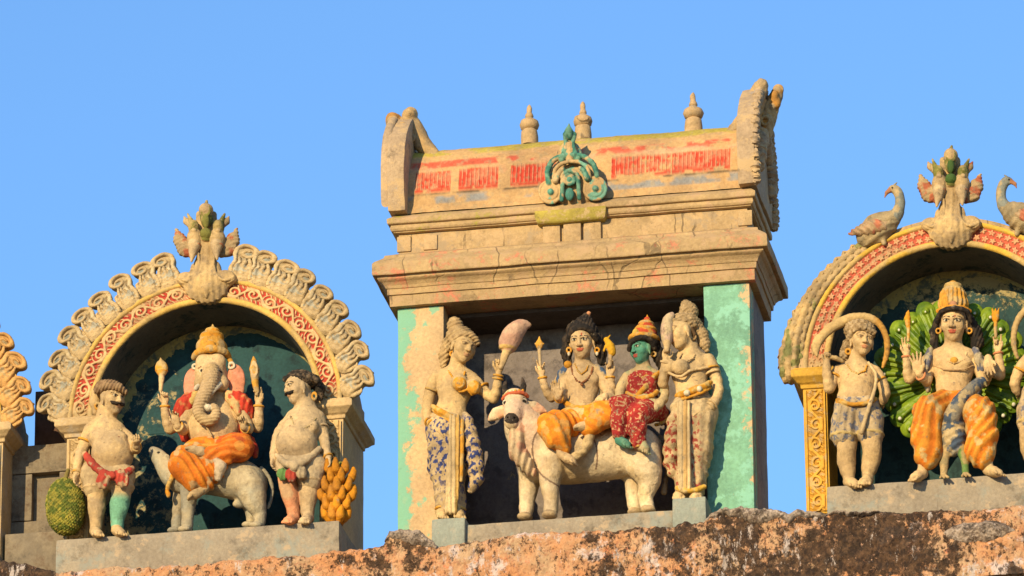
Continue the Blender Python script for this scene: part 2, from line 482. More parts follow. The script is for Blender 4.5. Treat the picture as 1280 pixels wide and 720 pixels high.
M['plinth'] = stucco('grey_cement_plinth', (.33, .27, .19), alt=(.27, .27, .22), alt_t=(.5, .62), alt_s=3, alt2=(.42, .31, .19), alt2_t=(.55, .65), grime_t=(.51, .70), grime_k=.6, streak=1.)
M['column'] = stucco('ochre_column_stucco', (.56, .39, .19), alt=(.46, .36, .24), alt_t=(.52, .62), grime_t=(.62, .8))
M['column_yellow'] = stucco('yellow_limewash_column', (.60, .34, .045), alt=(.55, .40, .2), alt_t=(.56, .64), grime_t=(.6, .78))
M['paint'] = stucco('painted_stucco', None, alt=(.30, .23, .145), alt_t=(.575, .65), alt_s=9, alt2=(.20, .155, .10), alt2_t=(.62, .70), alt2_s=15, grime_t=(.55, .74), grime_s=15, grime_k=.7, streak=.6, bump=.6, vary=.38)
M['relief'] = stucco('painted_relief_stucco', None, alt=(.42, .32, .2), alt_t=(.6, .68), alt_s=12, grime_t=(.6, .8), grime_s=9, grime_k=.6, streak=.4, bump=.4)
M['stone'] = stucco('grey_weathered_block', (.24, .19, .125), alt=(.15, .10, .06), alt_t=(.5, .62), grime_t=(.5, .72))

# parapet: salmon limewash under black mould
g = G('salmon_limewash_with_black_mould')
X = g.xyz()
c = g.mix(g.ramp(g.noise(2.6, 7, .65), .38, .62), (.56, .255, .105), (.52, .33, .18))
c = g.mix(g.ramp(g.noise(5.5, 8, .7, off=(4, 1, 2)), .56, .63), c, (.60, .47, .40))
c = g.mix(g.ramp(g.noise(9, 8, .7, off=(9, 1, 2)), .60, .66), c, (.62, .20, .09))
nm = g.math('ADD', g.math('MULTIPLY', g.noise(2.1, 6, .7, stretch=(1, 1, .75), off=(2.3, 0, 5.1), dist=.3), .55), g.math('MULTIPLY', g.noise(11, 10, .8, off=(8, 3, 1)), .45))
# mould is heavier to the right of the pavilion, thinner under the bull
bx = g.ramp(X[0], .35, 1.0, -.014, .046)
bx = g.math('ADD', bx, g.ramp(X[0], 2.3, 2.9, 0, -.045))
bx = g.math('ADD', bx, g.ramp(X[0], -2.75, -3.05, 0, .12))
nm = g.math('ADD', nm, bx)
c = g.mix(g.ramp(g.noise(34, 6, .75, off=(6, 6, 2)), .5, .62, 0, .6), c, (.36, .14, .07))
mould = g.ramp(nm, .508, .54, 0, .96)
c = g.mix(mould, c, g.mix(g.ramp(g.noise(22, 6, .75), .35, .7), (.014, .009, .006), (.13, .07, .035)))
fine = g.ramp(g.math('ADD', g.noise(26, 9, .8, stretch=(1, 1, .6), off=(1, 7, 3)), g.math('MULTIPLY', bx, .5)), .53, .575, 0, .88)
c = g.mix(fine, c, (.03, .018, .012))
chip = g.ramp(g.noise(13, 10, .8, off=(3, 8, 5)), .585, .615, 0, .9)
c = g.mix(chip, c, g.mix(g.noise(20, 4), (.56, .24, .11), (.52, .36, .24)))
white = g.ramp(g.noise(6.5, 10, .8, stretch=(1.5, 1, .55), off=(5, 3, 8)), .565, .605, 0, .85)
c = g.mix(white, c, g.mix(g.noise(30, 4), (.44, .35, .29), (.66, .55, .47)))
h = g.math('ADD', g.noise(18, 10, .75), g.math('MULTIPLY', mould, -.25)); h = g.math('ADD', h, g.math('MULTIPLY', g.noise(70, 5, .7), .5))
g.bump(h, .9, .03); M['parapet'] = g.done(c, .92)
g = G('dry_ground'); g.bump(g.noise(8), .4, .03)
M['ground'] = g.done(g.mix(g.noise(.7, 8, .6), (.26, .17, .10), (.36, .26, .16)), .95)

# ------------------------------------------------------------------ ground and the building under the shrines
me = bpy.data.meshes.new('ground'); me.from_pydata([(-900, -900, 0), (900, -900, 0), (900, 900, 0), (-900, 900, 0)], [], [(0, 1, 2, 3)])
link_mesh('ground', me, M['ground'], None, 'structure')

YP = -.30
top_px = [(-200, 722), (0, 698), (70, 713), (210, 706), (425, 688), (478, 681), (487, 664), (498, 661), (525, 668), (545, 680), (580, 676), (640, 667), (700, 664), (830, 656), (880, 650),
          (888, 641), (920, 637), (945, 637), (975, 640), (985, 644), (996, 641), (1010, 639), (1030, 641), (1100, 640), (1160, 637), (1230, 633), (1280, 628), (1400, 622)]
tx = [P(x, y, YP).x for x, y in top_px]; tz = [P(x, y, YP).z for x, y in top_px]
BX0, BX1 = P(-190, 700, YP).x, P(1390, 640, YP).x
ZB = P(640, 760, YP).z
root = empty('parapet_wall', (0, YP, 0), 'salmon limewashed parapet wall blotched with black mould along the foot of the picture', 'wall')
nx, nz = 900, 90
xs = np.linspace(BX0, BX1, nx); t = np.linspace(0, 1, nz)
ztop = np.interp(xs, tx, tz) + (fbm(xs*9, 0, 0, 3)-.5)*.035 + (fbm(xs*33, 0, 0, 5)-.5)*.028
XX = np.repeat(xs[:, None], nz, 1); ZZ = ZB + (ztop[:, None]-ZB)*t[None, :]
YY = YP + (.5-fbm(XX*4, 1, ZZ*4, 11))*.05 + (.5-fbm(XX*16, 1, ZZ*16, 12))*.03 + (.5-fbm(XX*50, 1, ZZ*50, 12))*.010
edge = np.clip((t-.9)/.1, 0, 1)**2
YY = YY + edge[None, :]*.025
front = np.stack([XX, YY, ZZ], -1)
nb = 14
tb = np.linspace(0, 1, nb+1)[1:]
topg = np.stack([np.repeat(xs[:, None], nb, 1), YY[:, -1:]+tb[None, :]*(1.2), np.repeat(ztop[:, None], nb, 1)-tb[None, :]*.02 + (fbm(np.repeat(xs[:, None], nb, 1)*12, tb[None, :]*9, 0, 8)-.5)*.03*(tb[None, :] > .02)], -1)
allg = np.concatenate([front, topg], 1)
link_mesh('wall_face', grid_np('wall_face', allg), M['parapet'], root)
box_part('wall_body', root, M['parapet'], BX0, BX1, YP+.06, 6.0, 0.0, ZB+.02, bevel=0, amp=0, grain=9)
M['rubble'] = stucco('grey_lime_rubble', (.40, .31, .235), alt=(.16, .11, .08), alt_t=(.5, .58), alt_s=14, alt2=(.50, .40, .32), alt2_t=(.54, .64), alt2_s=20, bump=1., grime_t=(.5, .62), grime_s=16, grime_k=.8)
def fillet(name, pxa, pxb, py_c, hh, out, seed):
    """a patch of gritty mortar sitting on the wall face; py_c None: along the top edge"""
    xa, xb_ = P(pxa, 650, YP).x, P(pxb, 650, YP).x
    n, k = 200, 40; xs_ = np.linspace(xa, xb_, n)[:, None]; v = np.linspace(0, 1, k)[None, :]
    end = np.clip(np.sin(np.linspace(0, np.pi, n))[:, None], 0, 1)**.5
    h = (hh/190)*end*(.55+.9*fbm(xs_*7, 0, 0, seed))
    if py_c is None: zt_ = (np.interp(xs_[:, 0], tx, tz)[:, None] + (fbm(xs_*9, 0, 0, 3)-.5)*.035+(fbm(xs_*33, 0, 0, 5)-.5)*.028)+.012*end
    else: zt_ = P(640, py_c, YP).z + (xs_-P(640, 600, YP).x)*0 + h/2
    z_ = zt_-h*v
    bulge = np.sin(np.pi*np.clip(v*.92+.08, 0, 1))**.6*end
    y_ = YP+.018-(out+.02)*bulge+(.5-fbm(xs_*30, 0, z_*30, seed+1))*.03*bulge+(.5-fbm(xs_*80, 0, z_*80, seed+2))*.014
    link_mesh(name, grid_np(name, np.stack([np.broadcast_to(xs_, (n, k)), y_, z_], -1)), M['rubble'], root)
fillet('mortar_fillet', 878, 1034, None, 15, .03, 1); fillet('mortar_fillet', 480, 546, None, 17, .03, 12); fillet('mortar_fillet', 1034, 1100, None, 6, .02, 15)
fillet('stone_ledge', 1176, 1272, 706, 24, .05, 23)

# ------------------------------------------------------------------ central pavilion
x0, x1 = P(497, 500, 0).x, P(940, 500, 0).x
D = .64
zb = P(720, 690, 0).z
def Z(px, py, y=0.0): return P(px, py, y).z
base = Vector(((x0+x1)/2, 0, zb))
pav = empty('pavilion_shrine', base, 'ochre pavilion with barrel roof, three ridge pots and green streaked pillars', 'shrine')
zl = Z(490, 386.5)                                               # under side of the lintel
xa, xb = P(555, 520, 0).x, P(882, 500, 0).x
o1 = box_part('pillar', pav, M['pillar_pale'], x0, xa, 0, .16, zb, zl-.001, bevel=.008)
o1['label'] = 'ochre pillar with a turquoise stripe down its outer edge'
o2 = box_part('pillar', pav, M['pillar_green'], xb, x1, 0, .16, zb, zl-.001, bevel=.008)
o2['label'] = 'turquoise pillar with ochre patches where paint has worn'
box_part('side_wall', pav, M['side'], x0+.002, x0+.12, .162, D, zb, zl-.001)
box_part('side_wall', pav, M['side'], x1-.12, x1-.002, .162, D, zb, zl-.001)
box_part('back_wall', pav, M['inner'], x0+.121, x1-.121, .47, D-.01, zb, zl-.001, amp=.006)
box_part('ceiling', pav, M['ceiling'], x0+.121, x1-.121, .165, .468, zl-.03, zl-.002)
def zz(y, o=0.): return Z(490, y, -o)
prof = [(-.002, zl), (.04, zl), (.042, zz(370, .04)), (.054, zz(369, .05)), (.056, zz(361.5, .05)), (.062, zz(361, .06)), (.068, zz(357, .07)), (.085, zz(352, .085)),
        (.10, zz(349.5, .1)), (.108, zz(348, .1)), (.108, zz(344.5, .1)), (.134, zz(343, .13)), (.138, zz(341.5, .13)), (.136, zz(328.5, .13)), (.125, zz(326.5, .12)), (.075, zz(322, .075)), (.07, zz(319, .07)), (.0, zz(318, 0))]
ring_part('cornice', pav, M['cornice'], x0, x1, 0, D, prof)
z1, z2 = zz(318)-.001, zz(294)
ring_part('frieze', pav, M['wall'], x0+.004, x1-.004, .004, D-.004, [(0, z1), (0, z2)])
prof = [(.0, z2+.001), (.022, z2+.004), (.024, zz(290.5, .02)), (.034, zz(289.5, .03)), (.042, zz(286, .04)), (.036, zz(281.5, .04)), (.05, zz(280.5, .05)), (.056, zz(279, .055)), (.058, zz(273.5, .055)), (.03, zz(271, .03)), (.0, zz(269.5, 0))]
M['cornice_yellow'] = stucco('ochre_cornice_with_yellow_limewash', OCHRE, alt=(.36, .31, .05), alt_t=(.56, .66), alt_s=6, alt_bias=(-.06, 0, 0, 0.0), alt2=(.46, .3, .16), alt2_t=(.52, .6))
ring_part('upper_cornice', pav, M['cornice_yellow'], x0, x1, 0, D, prof)
M['shelf'] = stucco('olive_yellow_limewashed_shelf', (.42, .33, .06), alt=(.46, .32, .15), alt_t=(.5, .6), alt_s=9, grime_t=(.55, .75), streak=.7)
# blocks under the centre ornament
xc = P(715, 250, 0).x
ring_part('bracket_shelf', pav, M['shelf'], xc-.205, xc+.205, -.05, .03, [(0, Z(715, 277, -.05)), (.012, Z(715, 275, -.05)), (.022, Z(715, 268, -.05)), (.022, Z(715, 262, -.05)), (.0, Z(715, 260.5, -.05))])
for px, wd, a in ((690, .055, .022), (716, .055, .03), (741, .055, .022)):
    xx = P(px, 290, 0).x; box_part('bracket', pav, M['wall'], xx-wd, xx+wd, -a, .01, Z(px, 304.5-(px-715)*.08, 0), Z(px, 278.5-(px-715)*.08, 0))
for px, e in ((505, 0), (932, 0), (538, 0)):
    xx = P(px, 300, 0).x; yy = 306-(px-505)*.077
    box_part('corner_strip', pav, M['wall'], xx-.045, xx+.045, -.008, .01, Z(px, yy+9, 0), Z(px, yy-10, 0))
# barrel roof with painted bands
zr = zz(269.5)-.002; cy = D/2
RH, RW = .545, .315
xr0, xr1 = P(500, 230, 0).x, P(936, 200, 0).x
ns, nk = 720, 130
s = np.linspace(xr0, xr1, ns)[:, None]; ph = np.linspace(0, np.pi, nk)[None, :]
th = np.clip(np.sin(ph), 0, 1)
hgt = np.sin(ph)*RH; yy = cy-np.cos(ph)*RW
pxs = np.linspace(500, 936, ns)[:, None]
hf = hgt/RH
foot = np.where(hf < .12, (0.12-hf)/.12*.02, 0)
flute = np.zeros((ns, nk))
bands = [(518, 563), (573, 622), (638, 700), (764, 806), (808, 838), (840, 912)]
front = ph < np.pi/2
inb = np.zeros((ns, nk))
for a, b in bands: inb = np.maximum(inb, ((pxs > a) & (pxs < b)).astype(float))
hb = hgt/RH
fl_z = sstep(.30, .33, hb)*(1-sstep(.545, .575, hb))*front*inb
wave = .5+.5*np.cos(pxs*2*np.pi/5.2)
flute = fl_z*sstep(.6, .9, wave)*.008 - fl_z*.006
wob = (fbm(s*6, hgt*6, 0, 21)-.5)*.014 + (fbm(s*25, hgt*25, 0, 22)-.5)*.006
nrm_y, nrm_z = -np.cos(ph), np.sin(ph)
rr = flute+wob+foot
XYZ = np.stack([np.broadcast_to(s, (ns, nk)), yy+nrm_y*rr, zr+hgt+nrm_z*rr*.8], -1)
C = np.broadcast_to(np.array((.49, .32, .17)), (ns, nk, 3)).copy()
n1 = fbm(s*5, hgt*9, 1, 31); n2 = fbm(s*16, hgt*26, 2, 33); n3 = fbm(s*40, hgt*40, 2, 34)
left = 1-sstep(690, 780, pxs)
C = cmix(C, (.54, .06, .035), sstep(.24, .40, .55*n2+.45*n1+left*.22-.04)*fl_z)
C = cmix(C, (.62, .40, .28), sstep(.72, .95, wave)*fl_z*sstep(.3, .5, n3)*.6)
C = cmix(C, (.56, .30, .20), sstep(.22, .3, hb)*(1-sstep(.7, .8, hb))*front*sstep(.45, .65, n2)*.45)
lip = sstep(.25, .28, hb)*(1-sstep(.305, .325, hb))*front*inb
C = cmix(C, (.50, .07, .04), lip*sstep(.36, .48, n2+left*.15-.0))
mid = sstep(.60, .63, hb)*(1-sstep(.70, .74, hb))*front
C = cmix(C, (.54, .11, .07), mid*sstep(.49, .58, .45*n2+.55* fbm(s*3.2, hgt*4, 5, 36)+left*.09-.04))
C = cmix(C, (.60, .36, .27), sstep(.55, .58, hb)*(1-sstep(.63, .66, hb))*front*sstep(.4, .6, n1)*.6)
yel = sstep(.80, .84, hb)*(1-sstep(.95, .99, hb))*front
C = cmix(C, (.40, .35, .06), yel*sstep(.40, .52, fbm(s*5.7, hgt*12, 5, 37))*.85)
blu = sstep(.10, .13, hb)*(1-sstep(.2, .24, hb))*front
C = cmix(C, (.20, .25, .34), blu*sstep(.46, .58, fbm(s*9, hgt*14, 5, 38))*.8)
C = cmix(C, (.06, .05, .04), sstep(.215, .23, hb)*(1-sstep(.25, .265, hb))*front*sstep(.45, .6, fbm(s*8, hgt*3, 7, 39))*.8)
C = cmix(C, (.38, .30, .2), sstep(.6, .7, n3)*.5)
link_mesh('barrel_roof', grid_np('barrel_roof', XYZ, C, flip=True), M['relief'], pav)
# gable ends
def horseshoe(n, sc=1., dz=0.):
    """outline of a gable end in depth and height: tall horseshoe drawn up into a crest"""
    hy = [-.40, -.425, -.43, -.41, -.36, -.29, -.21, -.13, -.06, 0.]; hz = [0, .12, .30, .43, .54, .62, .69, .75, .785, .79]
    k = n//2; t_ = np.linspace(0, 9, k+1)
    ys, zs = np.interp(t_, range(10), hy), np.interp(t_, range(10), hz)
    return [(cy+y, zr+z) for y, z in zip(ys, zs)]+[(cy-y, zr+z) for y, z in zip(ys[-2::-1], zs[-2::-1])]
M['gable'] = stucco('ochre_gable_with_blue_traces', (.45, .32, .19), alt=(.20, .26, .33), alt_t=(.575, .65), alt_s=5, alt2=(.5, .34, .17), alt2_t=(.5, .6), grime_t=(.55, .75))
for side, xm, out in ((-1, P(499, 230, 0).x, -1), (1, P(935, 200, 0).x, 1)):
    bm = bmesh.new(); pts = horseshoe(36)
    a = [bm.verts.new((xm-.055, y, z)) for y, z in pts]; b = [bm.verts.new((xm+.055, y, z)) for y, z in pts]
    bm.faces.new(a); bm.faces.new(b[::-1])
    for i in range(len(pts)):
        j = (i+1) % len(pts); bm.faces.new((a[j], a[i], b[i], b[j]))
    bmesh.ops.recalc_face_normals(bm, faces=bm.faces)
    finish_bm(bm, .008, .05, .006, .003)
    ge = link_mesh('gable_end', bm_mesh(bm), M['gable'], pav)
    # carved rim and rosettes on the outer face
    bm = bmesh.new()
    if side < 0:
        bm.free(); rp = [((Vector((xm-.07, cy+(y-cy)*.96, z)))) for y, z in pts[1:-1]]
        bm = bmesh.new(); ringv = []
        for p in rp: ringv.append([bm.verts.new(p+Vector((-.03*math.sin(t_*math.pi/6)*1., .0, .03*math.cos(t_*math.pi/6)))) for t_ in range(12)])
        for i_ in range(len(ringv)-1):
            for t_ in range(12): bm.faces.new((ringv[i_][t_], ringv[i_][(t_+1) % 12], ringv[i_+1][(t_+1) % 12], ringv[i_+1][t_]))
        link_mesh('carved_rim', bm_mesh(bm, angle=80), M['gable'], ge); continue
    def chain(name, cnt, rad, pos, lobes):
        bm = bmesh.new()
        for k in range(cnt):
            y, z, dx_ = pos(k/(cnt-1)); f_ = .85+.3*random.random()
            for p in bmesh.ops.create_icosphere(bm, subdivisions=3, radius=rad)['verts']:
                n = p.co.copy(); d = (1+.25*math.sin(lobes*math.atan2(n.z, n.y)+k))*f_
                p.co = Vector((n.x*.8*d, n.y*d, n.z*d*1.15))+Vector((xm+out*dx_, y, z))
        link_mesh(name, bm_mesh(bm, angle=80), M['gable'], ge)
    chain('carved_rim', 44, .038, lambda f: (cy+(pts[1+int(f*34)][0]-cy)*.93, pts[1+int(f*34)][1]-.02, .058), 8)
    chain('carved_rosettes', 17, .05, lambda f: (cy-math.cos(math.pi*f)*.24, zr+.2+math.sin(math.pi*f)*.25, .06), 6)

# crests of the gable ends: a blunt horned head growing out of the plate, sweeping down to the ridge
kids = [o for o in pav.children if o.name.startswith('gable_end')]
W0 = cy*200
kn = lambda x, y, z: .9*np.sin(x*.55)*np.sin(y*.5)*np.sin(z*.5)
cc0 = blotch0 = lambda p: cmix((.47, .33, .18), (.40, .30, .19), sstep(.4, .62, fbm(p[:, 0]*.1, p[:, 1]*.1, p[:, 2]*.1, 4)))
cc1 = lambda p: cmix((.50, .26, .07), (.46, .33, .19), sstep(.42, .6, fbm(p[:, 0]*.1, p[:, 1]*.1, p[:, 2]*.1, 6)))
S = Sculpt(1.0)
S.ell((508, 166, W0-14), (15, 17, 22), cc0, k=8, disp=kn)
S.tube([(545, 194, W0-22), (532, 185, W0-20), (521, 168, W0-18), (513, 150, W0-16)], [5, 8, 9, 8], cc0, k=9, sm=2)
S.ell((513, 141, W0-14), (8.5, 8, 9), cc0, k=4); S.ell((507, 146, W0-24), (5, 5, 5), cc0, k=3)
S.tube([(498, 160, W0-12), (492, 152, W0-16), (490, 148, W0-18)], [10, 9.5, 8], cc1, k=5); S.ell((488, 158, W0-20), (5, 7, 6), cc1, k=3)
S.ell((491, 151, W0-26), (8, 8, 9), cc1, k=4); S.ell((511, 142, W0-26), (8, 7.5, 8), cc0, k=4); S.ell((501, 168, W0-46), (7, 9, 7), cc0, k=4); S.ell((495, 180, W0-56), (4, 6, 5), cc0, k=3); S.ell((508, 182, W0-56), (4, 6, 5), cc0, k=3)
S.tor((502, 158, W0-42), 4.5, 1.8, cc0, k=1.5); S.tor((512, 172, W0-32), 5, 1.8, cc0, k=1.5); S.tube([(492, 168, W0-30), (500, 174, W0-32), (508, 186, W0-32)], 2, cc0, k=1.5, sm=2)
carve('gable_crest', S, kids[0], M['paint'], (505, 180, 0))
S = Sculpt(1.0)
S.tube([(912, 168, W0-24), (925, 160, W0-22), (936, 146, W0-20), (944, 128, W0-22), (950, 112, W0-24), (955, 103, W0-26)], [5, 8, 9.5, 8, 6.5, 4.6], cc0, k=9, sm=2, disp=kn)
S.tube([(950, 172, W0), (958, 152, W0-2), (965, 134, W0-4), (972, 119, W0-4), (976, 110, W0-4)], [14, 11.5, 8.6, 6.4, 4.6], cc0, k=6, sm=2, disp=kn)
S.tor((975, 110, W0-6), 4.6, 2.2, cc1, k=1.5); S.tube([(951, 168, W0-13), (959, 148, W0-13), (966, 130, W0-11), (973, 116, W0-9)], 2.2, cc1, k=1, sm=2); S.ell((967, 133, W0-12), (4, 4, 4), cc0, k=1.5); S.ell((962, 146, W0-14), (4.4, 4.4, 4), cc0, k=1.5); S.ell((970, 118, W0-12), (5, 6, 5), cc1, k=3); S.ell((973, 128, W0-10), (5, 6, 5), cc1, k=3); S.ell((955, 104, W0-18), (5, 4, 5), cc0, k=3)
S.tor((958, 150, W0-18), 5, 1.8, cc0, k=1.5); S.tube([(946, 160, W0-22), (952, 140, W0-20), (958, 124, W0-16)], 2, cc1, k=1.5, sm=2)
carve('gable_crest', S, kids[1], M['paint'], (945, 180, 0))

# ridge pots
def lathe(bm, c, prof, seg=28):
    prev = None
    for r, z in prof:
        ring = [bm.verts.new((c[0]+r*math.cos(2*math.pi*i/seg), c[1]+r*math.sin(2*math.pi*i/seg), c[2]+z)) for i in range(seg)]
        if prev:
            for i in range(seg): bm.faces.new((prev[i], prev[(i+1) % seg], ring[(i+1) % seg], ring[i]))
        prev = ring
    bm.faces.new(prev)
for px, py, hh in ((662, 171, 41), (729, 166, 40), (867, 158, 43)):
    c = P(px, py+6, cy); bm = bmesh.new(); u = hh/41/200
    lathe(bm, c, [(11*u, -6*u), (11*u, 6*u), (10.2*u, 14*u), (8*u, 16*u), (11*u, 18*u), (12.6*u, 23*u), (11*u, 28*u), (6.2*u, 31*u), (4.2*u, 33*u), (5.2*u, 34.5*u), (4.6*u, 37*u), (3.2*u, 40*u), (3.4*u, 42*u), (3.4*u, 46*u), (2.2*u, 49*u), (.5*u, 51*u)])
    for v in bm.verts: v.co += mnoise.noise_vector(v.co*22)*.004
    link_mesh('ridge_pot', bm_mesh(bm, angle=50), M['wall'], pav)

# centre ornament on the roof face (teal scrolls)
S = Sculpt(.7); W1 = -12
tq = lambda p: cmix(cmix((.05, .19, .17), (.14, .31, .26), sstep(.4, .6, fbm(p[:, 0]*.15, p[:, 1]*.15, 0, 4))), (.47, .36, .22), sstep(.50, .60, fbm(p[:, 0]*.09, p[:, 1]*.09, 3, 6)))
tn = lambda p: cmix((.48, .34, .19), (.16, .36, .32), sstep(.6, .66, fbm(p[:, 0]*.12, p[:, 1]*.12, 1, 9)))
S.ell((716, 228, W1+6), (34, 30, 8), tn); S.ell((712, 200, W1+8), (17, 24, 8), tn)
for cx_, cy_, sg in ((688, 240, -1), (744, 236, 1)):
    S.ell((cx_, cy_, W1), (15.5, 15.5, 7), tn)
    for rr_ in (13.5, 8.8): S.tor((cx_, cy_, W1-4), rr_, 2.0, tn)
    S.ell((cx_, cy_, W1-7), (3.6, 3.6, 4), (.12, .34, .3))
S.tube([(686, 230, W1-5), (684, 216, W1-6), (690, 202, W1-6), (702, 196, W1-6), (714, 194, W1-6), (730, 196, W1-6), (742, 206, W1-6), (746, 220, W1-5)], [3.2, 3.2, 3.2, 3, 3, 3, 3.2, 3.2], tq, k=1, sm=3)
S.tube([(692, 224, W1-7), (694, 212, W1-8), (702, 205, W1-8), (714, 202, W1-8), (727, 204, W1-8), (735, 212, W1-8), (737, 222, W1-7)], 2.3, tn, k=.5, sm=3)
S.tube([(694, 226, W1-8), (699, 216, W1-9), (704, 212, W1-9)], [4, 3, 2.4], tq, k=1, sm=2); S.tube([(734, 223, W1-8), (730, 214, W1-9), (725, 210, W1-9)], [4, 3, 2.4], tq, k=1, sm=2)
S.tube([(702, 250, W1-6), (703, 232, W1-8), (704, 219, W1-8), (712, 214, W1-8), (721, 218, W1-8), (723, 230, W1-8), (724, 248, W1-6)], 2.6, tq, k=1, sm=3)
S.tor((712, 225, W1-9), 5.6, 2.2, tq); S.ell((712, 225, W1-10), (3, 3, 3), (.10, .3, .27))
S.ell((712, 243, W1-6), (5.5, 8, 4), (.06, .22, .21))
S.tube([(702, 200, W1-4), (707, 188, W1-4), (707, 178, W1-4), (706, 168, W1-4)], [4.5, 3, 2.4, 2.8], tq, k=1); S.tube([(722, 199, W1-4), (717, 188, W1-4), (716, 178, W1-4), (718, 168, W1-4)], [4.5, 3, 2.4, 2.8], tq, k=1)
S.tube([(712, 200, W1-5), (712, 180, W1-5)], [4.5, 3], tn); S.ell((711, 167, W1-6), (6, 8, 6), tq); S.cap((711, 163, W1-6), (711, 155, W1-6), 3.5, .8, tq)
carve('roof_ornament', S, pav, M['paint'], (712, 250, 0))

# sill and pedestals
def slab(name, label, cat, mat, pxl, pyl, pxr, pyr, hpx, y0, y1, amp=.004):
    a, b = P(pxl, pyl, y0), P(pxr, pyr, y0); top = (a.z+b.z)/2
    r = empty(name, ((a.x+b.x)/2, y0, top-hpx/186.), label, cat)
    bm = bmesh.new(); add_box(bm, a.x, b.x, y0, y1, top-hpx/186., top); finish_bm(bm, .012, .05, amp, .003)
    me = bm_mesh(bm); bpy.data.objects.remove(r)
    o = bpy.data.objects.new(name, me); COL.objects.link(o); me.materials.append(mat)
    bs = Vector(((a.x+b.x)/2, y0, top-hpx/186.)); me.transform(Matrix.Translation(-bs)); o.location = bs
    return tag(o, label, cat)
slab('stone_sill', 'long thin grey green sill the white bull stands on', 'sill', M['plinth'], 580, 655.5, 842, 637.5, 34, -.2, .44)
PED = stucco('grey_green_cement_block', (.30, .32, .26), alt=(.36, .33, .25), alt_t=(.5, .6), grime_t=(.58, .75))
slab('pedestal_block', 'small grey cement pedestal under the woman statue in the blue patterned skirt', 'pedestal', PED, 539, 649, 581, 646, 42, -.24, .05)
slab('pedestal_block', 'small grey cement pedestal under the woman statue in the red patterned skirt', 'pedestal', PED, 840, 623, 882, 620, 42, -.24, .05)

# ------------------------------------------------------------------ arched niches
UP = 1/(200*math.cos(EL)); UX = 1/(200*math.cos(AZ))
def spiral_relief(s, t, half):
    """running scroll: s along, t across (picture units); returns height 0..1"""
    L = 25.; i = np.floor(s/L); h = np.zeros(np.broadcast(s, t).shape)
    for k in (-1, 0, 1):
        n = i+k; cx_ = (n+.5)*L; sg = np.where(np.mod(n, 2) == 0, 1., -1.)
        dx, dt = (s-cx_), (t-sg*half*.12)*sg
        r = np.hypot(dx, dt*1.15)+1e-6; a = np.arctan2(dt, dx)
        sw = .5+.5*np.cos(a-r*.95+1.2)
        h = np.maximum(h, sstep(.35, .75, sw)*(1-sstep(half*.95, half*1.35, r)))
    vine = np.abs(t-half*.75*np.sin(s*np.pi/L))
    lv = .5+.5*np.cos(s*2*np.pi/6.3+t*.7)
    h = np.maximum(h, (1-sstep(1.4, 2.8, vine))*.95)
    h = np.maximum(h, sstep(.55, .85, lv)*sstep(half*.45, half*.6, np.abs(t))*.7)
    return h*(1-sstep(half*.86, half*.98, np.abs(t)))
def petals_relief(s, t, half):
    s = s+3*(vnoise(s*.06, t*.1, 0, 3)-.5); t2 = t+2.2*(vnoise(s*.09, t*.12, 3, 4)-.5)
    a = s/10.5; row = np.floor((t2+half)/(half*1.0)); u = (a+row*.5) % 1-.5; v = ((t2+half) % half)/half-.5
    n = vnoise(np.floor(a+row*.5), row, 0, 5); an = np.arctan2(v, u)+n*6
    d = np.hypot(u, v)*2.0; pet = .74+.22*np.cos(an*5)
    return np.maximum((1-sstep(pet-.22, pet+.08, d))*(.45+.55*sstep(.1, .34, d)), 1-sstep(.1, .2, d))*(.55+.45*n)*(1-sstep(half*.9, half*.99, np.abs(t)))

